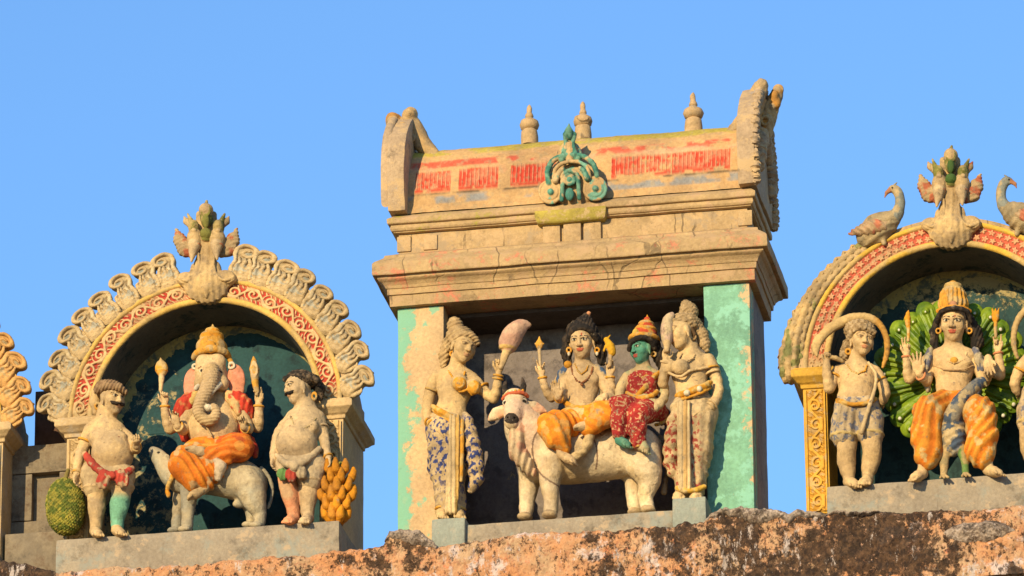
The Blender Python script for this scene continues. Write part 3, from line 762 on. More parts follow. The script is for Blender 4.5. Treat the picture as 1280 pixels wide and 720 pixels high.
def flame_mesh():
    S = Sculpt(.8); U0, V0 = 640., 360.
    a = lambda x, y, w=0.: (U0+x, V0-y, w)
    body = lambda p: cmix((.46, .35, .22), (.30, .36, .40), sstep(.6, .68, fbm(p[:, 0]*.13, p[:, 1]*.13, 2, 3))*.6)
    sh = lambda p: cmix((.52, .40, .25), (.6, .5, .35), sstep(.5, .7, fbm(p[:, 0]*.1, p[:, 1]*.1, 2, 7)))
    kw = dict(raw=True)
    blu_ = lambda p: cmix((.27, .29, .29), (.44, .35, .22), sstep(.36, .52, fbm(p[:, 0]*.13, p[:, 1]*.13, 2, 13)))
    S.tube([a(0, -4), a(0, 8), a(-1, 18), a(-1, 26)], [12, 11.5, 8.5, 8], body, k=3, disp=lambda x, y, z: np.maximum(np.abs(z)-5, 0)*.8, **kw); S.ell(a(1, 32), (11.5, 11.5, 7.5), body, k=3, **kw)
    S.tube([a(-9, -3, -6), a(-9.5, 8, -7), a(-7, 18, -7), (U0-8.5, V0-28, -7), a(-7, 37, -7), a(-1, 42, -7), a(6, 41, -7), a(11, 35, -7), a(10, 28, -7), a(4, 25, -7), a(-1, 29, -7), a(1, 34, -8), a(5, 33, -8)],
           [2.4, 2.4, 2.2, 2.3, 2.5, 2.7, 2.7, 2.5, 2.3, 2., 1.8, 1.7, 1.4], sh, k=.5, sm=3, **kw)
    S.ell(a(4, 30, -6), (4.5, 3.6, 2), blu_, k=.4, **kw); S.ell(a(-4, 33, -5.5), (2.6, 6, 2), blu_, k=.4, **kw)
    S.tube([a(-4, -3, -7), a(-4, 9, -8), a(-2, 17, -8), a(-3, 24, -8)], [2., 2., 1.8, 1.2], sh, k=.4, sm=2, **kw)
    S.tube([a(1.5, -3, -7), a(1.5, 9, -8), a(3, 17, -8), a(2, 22, -8)], [2., 2., 1.8, 1.2], sh, k=.4, sm=2, **kw)
    S.tube([a(7, -3, -6), a(7.5, 8, -7), a(7.5, 16, -7), a(6, 22, -7)], [2.1, 2.1, 1.9, 1.3], sh, k=.4, sm=2, **kw)
    S.tube([a(11, -3, -4), a(12, 6, -5), a(12.5, 12, -5), a(10.5, 15, -5)], [2., 2., 1.6, 1.], sh, k=.5, sm=2, **kw)
    S.cap(a(0, 41), a(2, 45), 4, 1.6, body, k=2, **kw)
    V, Q, c = S.mesh()
    X = np.stack([(V[:, 0]-U0)/200, V[:, 2]/200, -(V[:, 1]-V0)/200], 1)
    return X, Q, c
FL = flame_mesh()

def niche(name, label, cx_px, cy_px, r_in, style, crest_fn, seed, col_mat, back_mat, band_cols, orange=False):
    """cx,cy: the springing centre of the arch in the picture; r_in: inner radius in picture units"""
    c = P(cx_px, cy_px, 0); CX, CZ = c.x, c.z
    r1, r2 = r_in/200., (r_in+32)/200.; ro = (r_in+24)/200
    zb = P(cx_px, cy_px+182, 0).z
    root = empty(name, (CX, 0, zb), label, 'shrine')
    DB = .41
    # relief band
    half = 10.; nt_, nr = 900, 60
    th = np.linspace(np.pi, 0, nt_)[:, None]; tt = np.linspace(0, 33., nr)[None, :]
    rr = (r_in+tt)/200.
    sl = (np.pi-th)*(r_in+16.5)
    t = tt-17.5
    rel = (spiral_relief if style == 'scroll' else petals_relief)(sl, t, half)
    h = np.where(tt < 8, 4.2*np.sqrt(np.clip(1-((tt-4)/4.2)**2, 0, 1)), 0) + np.where(tt > 27, 3.6*np.sqrt(np.clip(1-((tt-30.3)/3.4)**2, 0, 1)), 0) + rel*2.8
    ring_m = ((tt < 8) | (tt > 27)).astype(float)*np.ones_like(th)
    wz = fbm(sl*.05, tt*.2, seed, 50)
    Cc = cmix(np.array(band_cols[0]), np.array(band_cols[1]), sstep(.3, .6, rel))
    Cc = cmix(Cc, (.45, .34, .21), sstep(.54, .66, wz)*.65)
    Cc = cmix(Cc, cmix(np.array(band_cols[2]), np.array((.50, .36, .16)), sstep(.45, .6, fbm(sl*.03, tt*.1, seed, 51))), ring_m)
    fade = sstep(.24, .1, np.minimum(th, np.pi-th)*np.ones_like(tt))
    Cc = cmix(Cc, (.50, .38, .22), (1-sstep(.02, .16, np.minimum(th, np.pi-th)*np.ones_like(tt)))*.9)
    ww = (fbm(sl*.12, tt*.12, seed, 52)-.5)*1.5
    A = np.stack([CX+rr*np.cos(th), -.004-(h+ww)/200.*np.ones_like(th), CZ+rr*np.sin(th)], -1)
    link_mesh('arch_band', grid_np('arch_band', A, Cc, flip=True), M['relief'], root)
    # arch ring behind the band: face, soffit, outside
    bm = bmesh.new(); n = 96; vs = []
    for i in range(n+1):
        a = math.pi*(1-i/n); ca, sa = math.cos(a), math.sin(a)
        vs.append([bm.verts.new((CX+r*ca, y, CZ+r*sa)) for r, y in ((r1, .002), (r2+.035, .004), (r2+.035, DB+.1), (r1, DB+.1))])
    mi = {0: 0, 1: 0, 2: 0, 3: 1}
    for i in range(n):
        for k in range(4):
            f = bm.faces.new((vs[i][k], vs[i+1][k], vs[i+1][(k+1) % 4], vs[i][(k+1) % 4])); f.material_index = mi[k]
    bm.faces.new(vs[0][::-1]); bm.faces.new(vs[-1])
    bmesh.ops.recalc_face_normals(bm, faces=bm.faces)
    o = link_mesh('arch_ring', bm_mesh(bm), M['wall'], root); o.data.materials.append(M['soffit'])
    # back wall fills the opening
    box_part('back_wall', root, back_mat, CX-r1-.16, CX+r1+.16, DB, DB+.09, zb, CZ+.02, bevel=0, amp=.004)
    k = 64; bm = bmesh.new(); ctr = [bm.verts.new((CX+(r1+.05)*math.cos(math.pi*i/k), DB, CZ+.02+(r1+.05)*math.sin(math.pi*i/k))) for i in range(k+1)]
    bm.faces.new(ctr); rr_ = bmesh.ops.extrude_face_region(bm, geom=bm.faces[:])
    bmesh.ops.translate(bm, verts=[e for e in rr_['geom'] if isinstance(e, bmesh.types.BMVert)], vec=(0, .09, 0))
    ty = link_mesh('tympanum', bm_mesh(bm), back_mat, root)
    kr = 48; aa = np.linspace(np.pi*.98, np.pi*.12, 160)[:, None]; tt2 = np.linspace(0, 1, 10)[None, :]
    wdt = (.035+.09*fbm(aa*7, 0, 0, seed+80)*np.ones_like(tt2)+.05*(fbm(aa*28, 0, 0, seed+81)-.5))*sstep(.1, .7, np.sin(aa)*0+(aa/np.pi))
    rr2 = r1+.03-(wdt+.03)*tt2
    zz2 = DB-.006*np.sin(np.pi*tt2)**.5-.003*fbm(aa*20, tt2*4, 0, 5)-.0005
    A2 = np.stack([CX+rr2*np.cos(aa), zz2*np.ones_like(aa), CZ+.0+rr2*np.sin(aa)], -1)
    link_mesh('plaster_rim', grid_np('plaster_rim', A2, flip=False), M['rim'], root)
    # columns with relief panels, capitals
    for sg in (-1, 1):
        a, b = sorted((CX+sg*(r1+.022), CX+sg*(r1+.172)))
        zt = CZ-.125
        pc = box_part('column', root, col_mat, a, b, 0, .62, zb, zt, bevel=.006)
        ns_, nh = 60, 420
        uu = np.linspace(-1, 1, ns_)[:, None]; vv = np.linspace(0, 1, nh)[None, :]
        H = (zt-zb)-.03; wpx = 11.
        rel = spiral_relief(vv*H*200+uu*0, uu*wpx*np.ones_like(vv), wpx*.82)
        edge_ = (np.abs(uu) > .84).astype(float)*np.ones_like(vv)
        hh = rel*2.4+edge_*2.2
        A = np.stack([(a+b)/2+uu*.062*np.ones_like(vv), -.004-hh/200, zb+.015+vv*H*np.ones_like(uu)], -1)
        pal = {'y': ((.42, .22, .03), (.62, .36, .06)), 'b': ((.28, .40, .62), (.52, .54, .54)), 'o': ((.40, .29, .16), (.55, .40, .22))}[band_cols[3]]
        Cc = cmix(np.array(pal[0]), np.array(pal[1]), sstep(.25, .6, np.maximum(rel, edge_)))
        Cc = cmix(Cc, (.45, .35, .22), sstep(.55, .68, fbm(uu*2, vv*30, seed, 60))*.6)
        link_mesh('column_relief', grid_np('column_relief', A, Cc, flip=True), M['relief'], pc)
        for lb in (0,):
            cp = [(.0, zt-.004), (.012, zt), (.014, zt+.022), (.03, zt+.03), (.05, zt+.052), (.062, zt+.06), (.066, zt+.064), (.066, zt+.105), (.058, zt+.11), (.05, zt+.112), (.05, CZ-.003)]
            ring_part('capital', root, M['column'] if band_cols[3] != 'y' else M['column_yellow'], a, b, 0, .60, cp)
            box_part('impost', root, M['wall'], a-.02*(sg < 0)-.0, b+.02*(sg > 0), .006, .55, CZ-.001, CZ+.12, amp=.004)
    if crest_fn: crest_fn(root, cx_px, cy_px-(r_in+36)*math.cos(EL))
    return root, (CX, CZ)
def flames(root, CX, CZ, r, angs, tint=None, depth=.022):
    me0 = None
    for i, (a, sc, flip) in enumerate(angs):
        if me0 is None or i % 4 == 0:
            X, Q, c = FL; c = c.copy(); X = X.copy()
            X[:, 1] += (fbm(X[:, 0]*30, X[:, 2]*30, i, 71)-.5)*.014; X[:, 0] += (fbm(X[:, 0]*18, X[:, 2]*18, i+9, 72)-.5)*.012
            if tint is not None: c = c*np.array(tint)
            c = c*(.88+.24*random.random())
            me0 = mesh_np('scroll_ornament', X, Q, c); me0.materials.append(M['paint'])
        o = bpy.data.objects.new('scroll_ornament', me0); COL.objects.link(o); o.parent = root
        p = Vector((CX+r*math.cos(R(a)), depth, CZ+r*math.sin(R(a)))) - base_of(root)
        o.location = p
        lean = 90-a
        o.rotation_euler = (0, R(lean*.62+random.uniform(-4, 4)), 0); v_ = random.uniform(.93, 1.08); o.scale = (sc*1.3*v_*(-1 if flip else 1), sc*1.2, sc*.82*random.uniform(.94, 1.06))

def winged_crest(parent, cx, cy, redwings, green):
    """cx, cy: foot of the ornament in the picture"""
    S = Sculpt(.75); a = lambda x, y, w=0.: (cx+x, cy+(y*.86 if y < 0 else y), w)
    tan = lambda p: cmix((.55, .40, .22), (.42, .31, .19), sstep(.45, .65, fbm(p[:, 0]*.1, p[:, 1]*.1, 3, 4)))
    grn = lambda p: cmix((.20, .20, .05), (.43, .33, .15), sstep(.42, .6, fbm(p[:, 0]*.16, p[:, 1]*.16, 3, 14)))
    wing = lambda p: cmix((.44, .33, .2), (.42, .13, .07), sstep(.42, .58, fbm(p[:, 0]*.12, p[:, 1]*.12, 3, 8)+redwings-.1))
    flut = lambda x, y, z: .7*np.cos((x-cx)*1.1)
    S.tube([a(0, -60, -3), a(0, -40, -4), a(0, -26, -4), a(0, -14, -5), a(0, -3, -5)], [11, 10, 12, 19, 30], tan, k=4, disp=lambda x, y, z: np.maximum(np.abs(z)-8, 0)*.9+.7*np.cos((x-cx)*.9))
    S.ell(a(-24, -3, -7), (13, 9, 8), tan, k=3); S.ell(a(25, -5, -7), (13, 10, 8), tan, k=3)
    S.tor(a(-25, -4, -12), (8, 5), 1.5, tan); S.tor(a(25, -6, -12), (9, 6), 1.5, tan)
    S.tube([a(10, -40, -12), a(10, -22, -15), a(14, -8, -16), a(24, -2, -15), a(34, -6, -13)], [1.8, 1.9, 2, 2, 1.5], tan, k=.5, sm=3)
    S.tube([a(-9, -40, -12), a(-9, -22, -15), a(-13, -8, -16), a(-23, -1, -15), a(-33, -5, -13)], [1.8, 1.9, 2, 2, 1.5], tan, k=.5, sm=3)
    S.ell(a(0, 5, -14), (9, 10, 6), (.60, .36, .1), k=3); S.cap(a(0, 8, -15), a(0, 19, -14), 6, 1.2, (.6, .36, .1), k=3)
    for sg in (-1, 1): S.ell(a(sg*13, 3, -12), (8, 5, 5), tan, k=2)
    # two birds' bodies
    for sg, tx, ty in ((-1, -18, -30), (1, 14, -33)):
        S.ell(a(sg*14, -62, -8), (10, 13, 10), tan, k=3); S.cap(a(sg*14-1, -52, -13), a(tx, ty, -17), 8, 1.5, (.58, .44, .28), k=2)
        S.tor(a(sg*14, -53, -12), 6.5, 1.6, (.5, .2, .1), rot=np.array(((1, 0, 0), (0, 0, 1), (0, 1, 0))), k=.5)
        S.ell(a(sg*15.5, -79, -9), (7, 9.5, 8), grn, k=1.5); S.ell(a(sg*15, -74, -16), (3.5, 3, 3), tan, k=1); S.ell(a(sg*15, -82, -15), (3, 2.5, 3), grn, k=1)
        S.cap(a(sg*18, -86, -6), a(sg*23, -99, -4), 3.8, 1.2, grn, k=1.5); S.tube([a(sg*20, -82, -2), a(sg*25, -88, 0), a(sg*28, -95, 0)], [4, 4, 1], wing, k=1.5)
        S.tube([a(sg*19, -42, -2), a(sg*27, -48, -1), a(sg*33, -60, 0), a(sg*38, -77, 1)], [6, 9.5, 8, 1.5], wing, k=3, disp=lambda x, y, z: np.maximum(np.abs(z)-4, 0)*.7+.5*np.cos((y+x*.4)*1.3))
        S.cap(a(sg*18, -50, -3), a(sg*27, -42, -3), 5, 3, grn, k=2)
    S.ell(a(0, -96, -6), (8, 15, 8), grn, k=3); S.ell(a(0, -104, -9), (9, 9, 8), tan, k=2)
    S.tor(a(0, -104, -14), (5, 6), 1.4, grn, k=.5); S.ell(a(0, -88, -13), (4.5, 9, 4), green, k=1); S.ell(a(0, -70, -14), (7, 6.5, 6), green, k=1)
    S.ell(a(0, -62, -11), (6, 4, 5), (.2, .2, .05), k=1); S.cap(a(0, -112, -7), a(1, -118, -6), 3, 1.5, grn)
    S.box(a(0, -74, 3), (13, 24, 5), 4, tan, k=3)
    carve('winged_crest', S, parent, M['paint'], (cx, cy, 0))

red = ((.40, .05, .035), (.60, .43, .25), (.62, .42, .13), 'o')
n1, c1 = niche('arched_niche', 'arched niche with red scroll band and dark teal back behind the elephant headed statue', 256, 512, 143, 'scroll',
               lambda r, x, y: winged_crest(r, 258, 352, 0., (.20, .20, .05)), 1, M['column'], M['teal'], red)
A1 = [(a_, .93+.10*math.sin(math.radians(a_)), 1) for a_ in (177, 168, 159, 150, 141, 132, 122.5, 113, 105)]+[(a_, .93+.12*math.sin(math.radians(a_)), 0) for a_ in (76, 68, 59.5, 51, 42, 33, 24, 15, 5)]
flames(n1, c1[0], c1[1], (143+41)/200., A1)
redp = ((.44, .10, .065), (.60, .34, .21), (.62, .40, .07), 'y')
n2, c2 = niche('arched_niche', 'arched niche with pink petal band and yellow column behind the green feather fan', 1188, 449, 149, 'petal',
               lambda r, x, y: winged_crest(r, 1188, 284, 0.12, (.06, .13, .03)), 2, M['column_yellow'], M['teal_stained'], redp)
redb = ((.50, .14, .08), (.62, .36, .10), (.62, .40, .07), 'b')
n3, c3 = niche('arched_niche', 'niche with orange crest leaves and blue scrolled column cut by the left border', -166, 542, 143, 'scroll', None, 3, M['column'], M['teal'], redb)
flames(n3, c3[0], c3[1], (143+42)/200., [(60, 1.05, 0), (49.5, 1.0, 0), (39.5, 1.0, 0), (29.5, 1., 0), (20, 1., 0), (10.5, .95, 0), (2, .92, 0)], tint=(1.25, .95, .6))
slab('stone_plinth', 'long grey cement plinth under the elephant headed rider, moustached men and jackfruit', 'plinth', M['plinth'], 70, 674, 424, 651, 60, -.22, .40)
slab('stone_plinth', 'grey cement plinth under the feather fan statue and boy in shorts', 'plinth', M['plinth'], 1033, 609, 1400, 582, 60, -.22, .40)
slab('stone_plinth', 'dark cement plinth cut by the left border of the picture', 'plinth', M['plinth'], -300, 700, -10, 681, 60, -.22, .40)
# low block between the two left niches
lw = empty('stone_wall', P(60, 690, .3), 'short grey stone wall with a sunken square panel between the left niche and the border', 'wall')
bx = lambda n, a, b, y0, y1, za, zb_, mt=M['stone'], **k: box_part(n, lw, mt, P(a, 600, y0).x, P(b, 600, y0).x, y0, y1, P(60, za, y0).z, P(60, zb_, y0).z, **k)
bx('panel_back', 10, 108, .30, .5, 720, 560); bx('panel_rail', 10, 108, .24, .298, 590, 555); bx('panel_rail', 10, 108, .24, .298, 720, 650)
bx('panel_stile', 10, 40, .242, .298, 649, 591); bx('panel_stile', 74, 108, .242, .298, 649, 591)
bx('wall_foot', 8, 104, .05, .238, 720, 664)
M['brown'] = stucco('shadow_brown_plaster', (.16, .085, .05), alt=(.08, .05, .035), alt_t=(.5, .6))  # dark brown of the shadow between the niches, painted on an added block
bk = box_part('upper_shadow_block', lw, M['brown'], P(44, 500, .34).x, P(80, 500, .34).x, .34, .6, P(60, 556, .34).z, P(60, 488, .34).z)
# ------------------------------------------------------------------ statues
def A3(*v): return np.array(v, float)
def face(S, c, h, fr, col, eye=True, lips=(.50, .10, .06), brow=BLACK, moustache=None, w=1., ears=True, raw=False, soft=False):
    """c: centre of the head (seen position + depth), h: chin to crown, fr: frame()"""
    c0 = np.asarray(c, float) if raw else q(c)
    h = h*.96
    L = lambda x, y, z: c0 + (fr[0]*x*w + fr[1]*y + fr[2]*z)*h
    kw = dict(raw=True)
    S.ell(L(0, .10, -.04), A3(.365*w, .40, .42)*h, col, rot=fr, k=h*.05, **kw)
    S.ell(L(0, -.17, .08), A3(.285*w, .31, .29)*h, col, rot=fr, k=h*.10, **kw)
    S.ell(L(0, -.40, .20), A3(.11, .09, .10)*h, col, rot=fr, k=h*.10, **kw)
    for sg in (-1, 1):
        S.ell(L(sg*.19, -.10, .22), A3(.12, .13, .12)*h, col, rot=fr, k=h*.08, **kw)
        S.ell(L(sg*.155, .055, .385), A3(.10, .065, .07)*h, None, rot=fr, k=h*.06, op='-', **kw)
        S.ell(L(sg*.155, .045, .315), A3(.085, .058, .06)*h, col, rot=fr, k=h*.02, **kw)
        S.cap(L(sg*.05, .115, .375), L(sg*.26, .12, .29), .035*h, .025*h, col, k=h*.05, **kw)
        if ears:
            S.ell(L(sg*.36, -.02, -.03), A3(.05, .14, .085)*h, col, rot=fr, k=h*.04, **kw)
            S.ell(L(sg*.365, -.19, -.02), A3(.035, .07, .04)*h, col, rot=fr, k=h*.03, **kw)
    S.cap(L(0, .10, .345), L(0, -.10, .44), .035*h, .058*h, col, k=h*.05, **kw)
    for sg in (-1, 1): S.ell(L(sg*.062, -.115, .405), A3(.045, .04, .05)*h, col, rot=fr, k=h*.03, **kw)
    S.cap(L(-.085, -.222, .335), L(.085, -.222, .335), .026*h, col=lips, k=h*.03, **kw); S.ell(L(0, -.222, .362), A3(.06, .026, .03)*h, lips, rot=fr, k=h*.02, **kw)
    S.ell(L(0, -.272, .345), A3(.085, .034, .035)*h, lips, rot=fr, k=h*.025, **kw)
    ew, ep = ((.46, .35, .22), (.20, .13, .08)) if soft else ((.56, .50, .40), BLACK)
    if eye:
        for sg in (-1, 1):
            S.paint_ell(L(sg*.155, .042, .375), A3(.080, .034 if not soft else .03, .06)*h, ew, rot=fr, **kw)
            S.paint_ell(L(sg*.15, .045, .385), A3(.034, .036, .06)*h, ep, rot=fr, **kw)
            S.paint_tube([L(sg*.06, .062, .37), L(sg*.15, .092, .365), L(sg*.25, .06, .32)], .016*h, ep, **kw)
            S.paint_tube([L(sg*.05, .145, .40), L(sg*.15, .175, .37), L(sg*.27, .13, .30)], .020*h, brow, **kw)
    S.paint_tube([L(-.09, -.246, .37), L(0, -.243, .40), L(.09, -.246, .37)], .010*h, (.12, .03, .02), **kw)
    if moustache is not None:
        for sg in (-1, 1):
            S.tube([L(sg*.015, -.165, .41), L(sg*.11, -.20, .385), L(sg*.21, -.185, .325), L(sg*.27, -.13, .28)], [.045*h, .05*h, .04*h, .018*h], moustache, k=h*.02, **kw)
    return L
def hand(S, wrist, d, n, Lg, col, curl=25, spread=12, thumb=1, curls=None, raw=True):
    """d: wrist to fingertips, n: out of the palm, Lg: hand length; thumb leaves the side thumb*(d x n)"""
    d, n = unit(d), np.asarray(n, float); n = unit(n-d*(n@d)); s = np.cross(d, n)*thumb; w0 = np.asarray(wrist, float)
    fr = np.array((s, d, n)); kw = dict(raw=True)
    S.ell(w0+d*.30*Lg, A3(.235, .31, .12)*Lg, col, rot=fr, k=.06*Lg, **kw)
    S.box(w0+d*.34*Lg, A3(.215, .20, .085)*Lg, .07*Lg, col, rot=fr, k=.06*Lg, **kw)
    r = max(.058*Lg, 1.05)
    for i, (x, ln) in enumerate(((.165, .42), (.055, .48), (-.055, .44), (-.16, .34))):
        cu = R((curls[i] if curls else curl)); sp = R(spread*(1.5-i)/1.5)
        dd = unit(d*math.cos(sp)+s*math.sin(sp))
        p = w0+d*.48*Lg+s*x*Lg; a = 0
        pts = [p-d*.1*Lg, p]
        for j, f in enumerate((.42, .33, .25)):
            a += cu*(.8 if j == 0 else 1.); v = dd*math.cos(a)+n*math.sin(a); p = p+v*ln*Lg*f; pts.append(p)
        S.tube(pts, [r, r, r*.95, r*.88, r*.75], col, k=.02*Lg, **kw)
    b = w0+d*.12*Lg+s*.15*Lg+n*.04*Lg
    t1 = b+unit(d*.75+s*.62+n*.25)*.24*Lg; t2 = t1+unit(d*.9+s*.2+n*.35)*.19*Lg
    S.tube([b, t1, t2], [r*1.5, r*1.15, r*.85], col, k=.05*Lg, **kw)
def limb(S, pts, rs, col, k=2.2, sm=0): S.tube(pts, [r*.80 for r in rs], col, k=k, sm=sm)
def foot(S, heel, toe, r, col, toes=True):
    h, t = q(heel), q(toe); d = t-h; side = unit(np.cross(d, (0, -1, 0)))
    S.tube([h, h*.45+t*.55, t], [r*1.05, r*.95, r*.62], col, k=2, raw=True)
    S.ell(h*.3+t*.7, (r*1.2, r*.7, r*1.2), col, k=2, raw=True)
    if toes:
        for i in range(5):
            x = (i-2)*r*.47; p = t-unit(d)*r*.25+side*x
            S.tube([p, p+unit(d)*r*(.75-.1*abs(i-1))+np.array((0, r*.12, 0))], [r*.27, r*.24], col, k=.6, raw=True)
def bangle(S, a, b, f, r, t, col):
    """ring round the limb a->b at fraction f"""
    r = r*.84
    a, b = q(a), q(b); d = unit(b-a); c = a+(b-a)*f
    x = unit(np.cross(d, (0.3, .1, 1))); y = np.cross(d, x)
    S.tor(c, r, t, col, rot=np.array((x, y, d)), k=.5, raw=True)
def ringpath(S, pts, r, col, closed=False, k=.6, sm=4): S.tube(pts, r, col, k=k, sm=sm)
def beads(S, pts, r, col, step=3.2):
    pts = [q(p) for p in pts]
    for a, b in zip(pts[:-1], pts[1:]):
        n = max(1, int(np.linalg.norm(b-a)/step))
        for i in range(n): S.ell(a+(b-a)*i/n, (r, r, r), col, k=.4, raw=True)
def blotch(c0, c1, sc, a=.45, b=.6, seed=0):
    return lambda p: cmix(c0, c1, sstep(a, b, fbm(p[:, 0]*sc, p[:, 1]*sc, p[:, 2]*sc, seed)))
skin = blotch(SKIN, (.50, .35, .21), .05, .45, .65, 3)
pale = blotch((.58, .43, .26), (.47, .36, .23), .05, .45, .62, 5)
def stripes(c0, c1, d, freq, sharp=.2, sc=.06, amp=5., seed=0, c2=None):
    d = unit(d)
    def f(p):
        ph = p@d*freq + amp*fbm(p[:, 0]*sc, p[:, 1]*sc, p[:, 2]*sc, seed)
        r = cmix(c0, c1, sstep(.5-sharp, .5+sharp, .5+.5*np.sin(ph)))
        if c2 is not None: r = cmix(r, c2, sstep(.55, .66, fbm(p[:, 0]*.12, p[:, 1]*.12, p[:, 2]*.12, seed+7)))
        return r
    return f
def foldy(d, freq, amp, sc=.06, wob=5., seed=0):
    d = unit(d)
    def f(x, y, z):
        return amp*np.sin((x*d[0]+y*d[1]+z*d[2])*freq + wob*np.sin(x*sc+1.3*seed)*np.cos(y*sc*.8+seed))
    return f
def foldpaint(d, freq, c0, c1, c2=None, sc=.06, wob=5., seed=0, lo=.25, hi=.75):
    """colour laid on the ridges and valleys of the folds made by foldy()"""
    d = unit(d)
    def f(p):
        s_ = -np.sin((p@d)*freq + wob*np.sin(p[:, 0]*sc+1.3*seed)*np.cos(p[:, 1]*sc*.8+seed))
        r = cmix(c0, c1, sstep(lo, hi, .5+.5*s_+.5*(fbm(p[:, 0]*.09, p[:, 1]*.09, p[:, 2]*.09, seed+3)-.5)))
        if c2 is not None: r = cmix(r, c2, sstep(.54, .64, fbm(p[:, 0]*.1, p[:, 1]*.1, p[:, 2]*.1, seed+7)))
        return r
    return f
def crown_tiers(S, c, tilt, tiers, col_a, col_b):
    for i, (dy, rx, ry) in enumerate(tiers):
        S.ell((c[0]+tilt*dy, c[1]-dy, c[2]), (rx, ry, rx), col_a if i % 2 == 0 else col_b, k=1.5)
def new_statue(name, label, at, cat='statue', group=None):
    return empty(name, P(*at), label, cat, group)

# --- elephant headed seated figure and the grey mouse it rides
AT = (262, 660, -.08)
root = new_statue('elephant_headed_statue', 'seated elephant headed statue with curled trunk, pink ears and orange loincloth on the grey mouse', AT)
el = blotch((.57, .42, .26), (.48, .35, .20), .05, .45, .62, 2)
S = Sculpt(.7)
S.ell((267, 536, 0), (33, 27, 25), el); S.ell((267, 508, 1), (33, 24, 18), el, k=6)
S.ell((244, 502, 2), (13, 12, 12), el, k=5); S.ell((293, 501, 2), (13, 12, 12), el, k=5)
S.ell((264, 464, -8), (20, 23, 20), el, k=4); S.ell((256, 450, -17), (10, 10, 8), el, k=5); S.ell((273, 449, -17), (10, 10, 8), el, k=5)
S.ell((252, 478, -16), (9, 10, 9), el, k=5); S.ell((278, 477, -16), (9, 10, 9), el, k=5)
wr = lambda x, y, z: .35*np.sin(y*1.7+x*.3)
S.tube([(265, 462, -24), (264, 476, -30), (259, 489, -34), (252, 502, -36), (250, 513, -35), (255, 522, -34), (264, 524, -34), (271, 519, -34), (272, 511, -35), (268, 507, -36)], [11, 10, 8.5, 7.4, 6.8, 6.3, 5.6, 5, 4.4, 3.6], el, k=2.5, sm=3, disp=wr)
for pts in ([(276, 479, -25), (272, 483, -31), (268, 489, -35)], [(249, 481, -26), (246, 484, -30)]): S.tube(pts, [3.2, 2.8, 1.6][:len(pts)], WHITE, k=1)
S.ell((262, 508, -37), (4.6, 4.6, 4.6), WHITE, k=.5)
ear = lambda p: cmix((.76, .30, .22), (.62, .26, .17), sstep(.4, .6, fbm(p[:, 0]*.1, p[:, 1]*.1, 0, 3)))
S.ell((239.5, 477, -6), (10, 19, 4), ear, rot=rotz(6), k=2); S.ell((295.5, 473, -6), (11.5, 20, 4), ear, rot=rotz(-4), k=2); S.ell((298, 488, -4), (8, 9, 4), ear, k=3); S.ell((238, 490, -4), (6, 8, 4), ear, k=3)
for x in (253, 277):
    S.paint_ell((x, 461, -26), (4, 2.0, 6), (.5, .45, .38)); S.paint_ell((x, 461, -26), (2, 1.8, 8), BLACK); S.paint_tube([(x-5, 458, -24), (x, 456.5, -26), (x+5, 458, -24)], 1.0, (.25, .15, .08))
# rear arms
limb(S, [(240, 506, 5), (224, 525, 5), (212, 535, 1), (207, 518, -7), (206, 503, -10)], [10, 9, 8.2, 6.6, 5.2], el, sm=2)
limb(S, [(295, 505, 5), (312, 525, 5), (322, 533, 1), (324, 517, -7), (324, 503, -10)], [10, 9, 8.2, 6.6, 5.2], el, sm=2)
hand(S, q((206, 503, -11)), (-.05, -1, -.1), (.25, 0, -1), 22, el, curls=(60, 75, 85, 85), thumb=-1)
hand(S, q((324, 503, -11)), (.05, -1, -.1), (-.25, 0, -1), 22, el, curls=(20, 70, 85, 40), thumb=1)
# front arms
limb(S, [(240, 508, -4), (232, 525, -8), (229, 536, -14), (223, 531, -24)], [10, 9, 8, 6], el, sm=2)
hand(S, q((222, 530, -26)), (-.12, -1, -.35), (.2, .1, -1), 22, el, curls=(8, 30, 40, 50), thumb=-1)
limb(S, [(296, 507, -4), (306, 524, -8), (311, 535, -13), (306, 533, -24)], [10, 9, 8, 6], el, sm=2)
hand(S, q((306, 532, -25)), (-.2, -.75, -.4), (-.2, -.4, -1), 20, el, curls=(50, 60, 60, 60), thumb=1)
# feet
limb(S, [(255, 565, -8), (234, 578, -26), (244, 598, -24)], [11, 11, 9], el); limb(S, [(278, 562, -10), (302, 556, -24), (262, 566, -34)], [11, 10, 6], el)
limb(S, [(244, 598, -24), (252, 609, -27), (254, 612, -28)], [9, 7, 6.5], el); foot(S, (257, 609, -27), (239, 621, -33), 6, el)
limb(S, [(262, 566, -34), (252, 565, -38)], [6.5, 6], el); foot(S, (254, 563, -38), (237, 560, -40), 5.6, el)
carve('body', S, root, M['paint'], AT)
S = Sculpt(.7)
dh = foldpaint((.5, -.6, .4), .55, (.68, .18, .012), (.74, .25, .022), (.58, .38, .20)); dh2 = foldpaint((.3, 1, 0), .6, (.66, .16, .012), (.72, .23, .03), (.50, .10, .02))
fo = foldy((.5, -.6, .4), .55, 1.2)
S.ell((266, 563, -2), (38, 18, 24), dh, k=4)
S.tube([(255, 568, -10), (236, 576, -24), (231, 580, -27)], [17, 19, 18], dh, k=4, disp=fo)
S.tube([(233, 584, -27), (248, 597, -27), (260, 604, -24)], [18, 17, 9], dh, k=5, disp=fo); S.tube([(250, 580, -22), (268, 584, -22), (277, 585, -18)], [17, 17, 10], dh, k=5, disp=fo)
S.tube([(280, 562, -10), (296, 559, -22), (303, 556, -24)], [16, 17, 15.5], dh2, k=4, disp=foldy((.2, 1, 0), .6, .8)); S.tube([(303, 560, -26), (285, 566, -33), (264, 566, -34)], [14, 12, 9], dh2, k=4, disp=foldy((.4, 1, 0), .6, .8))
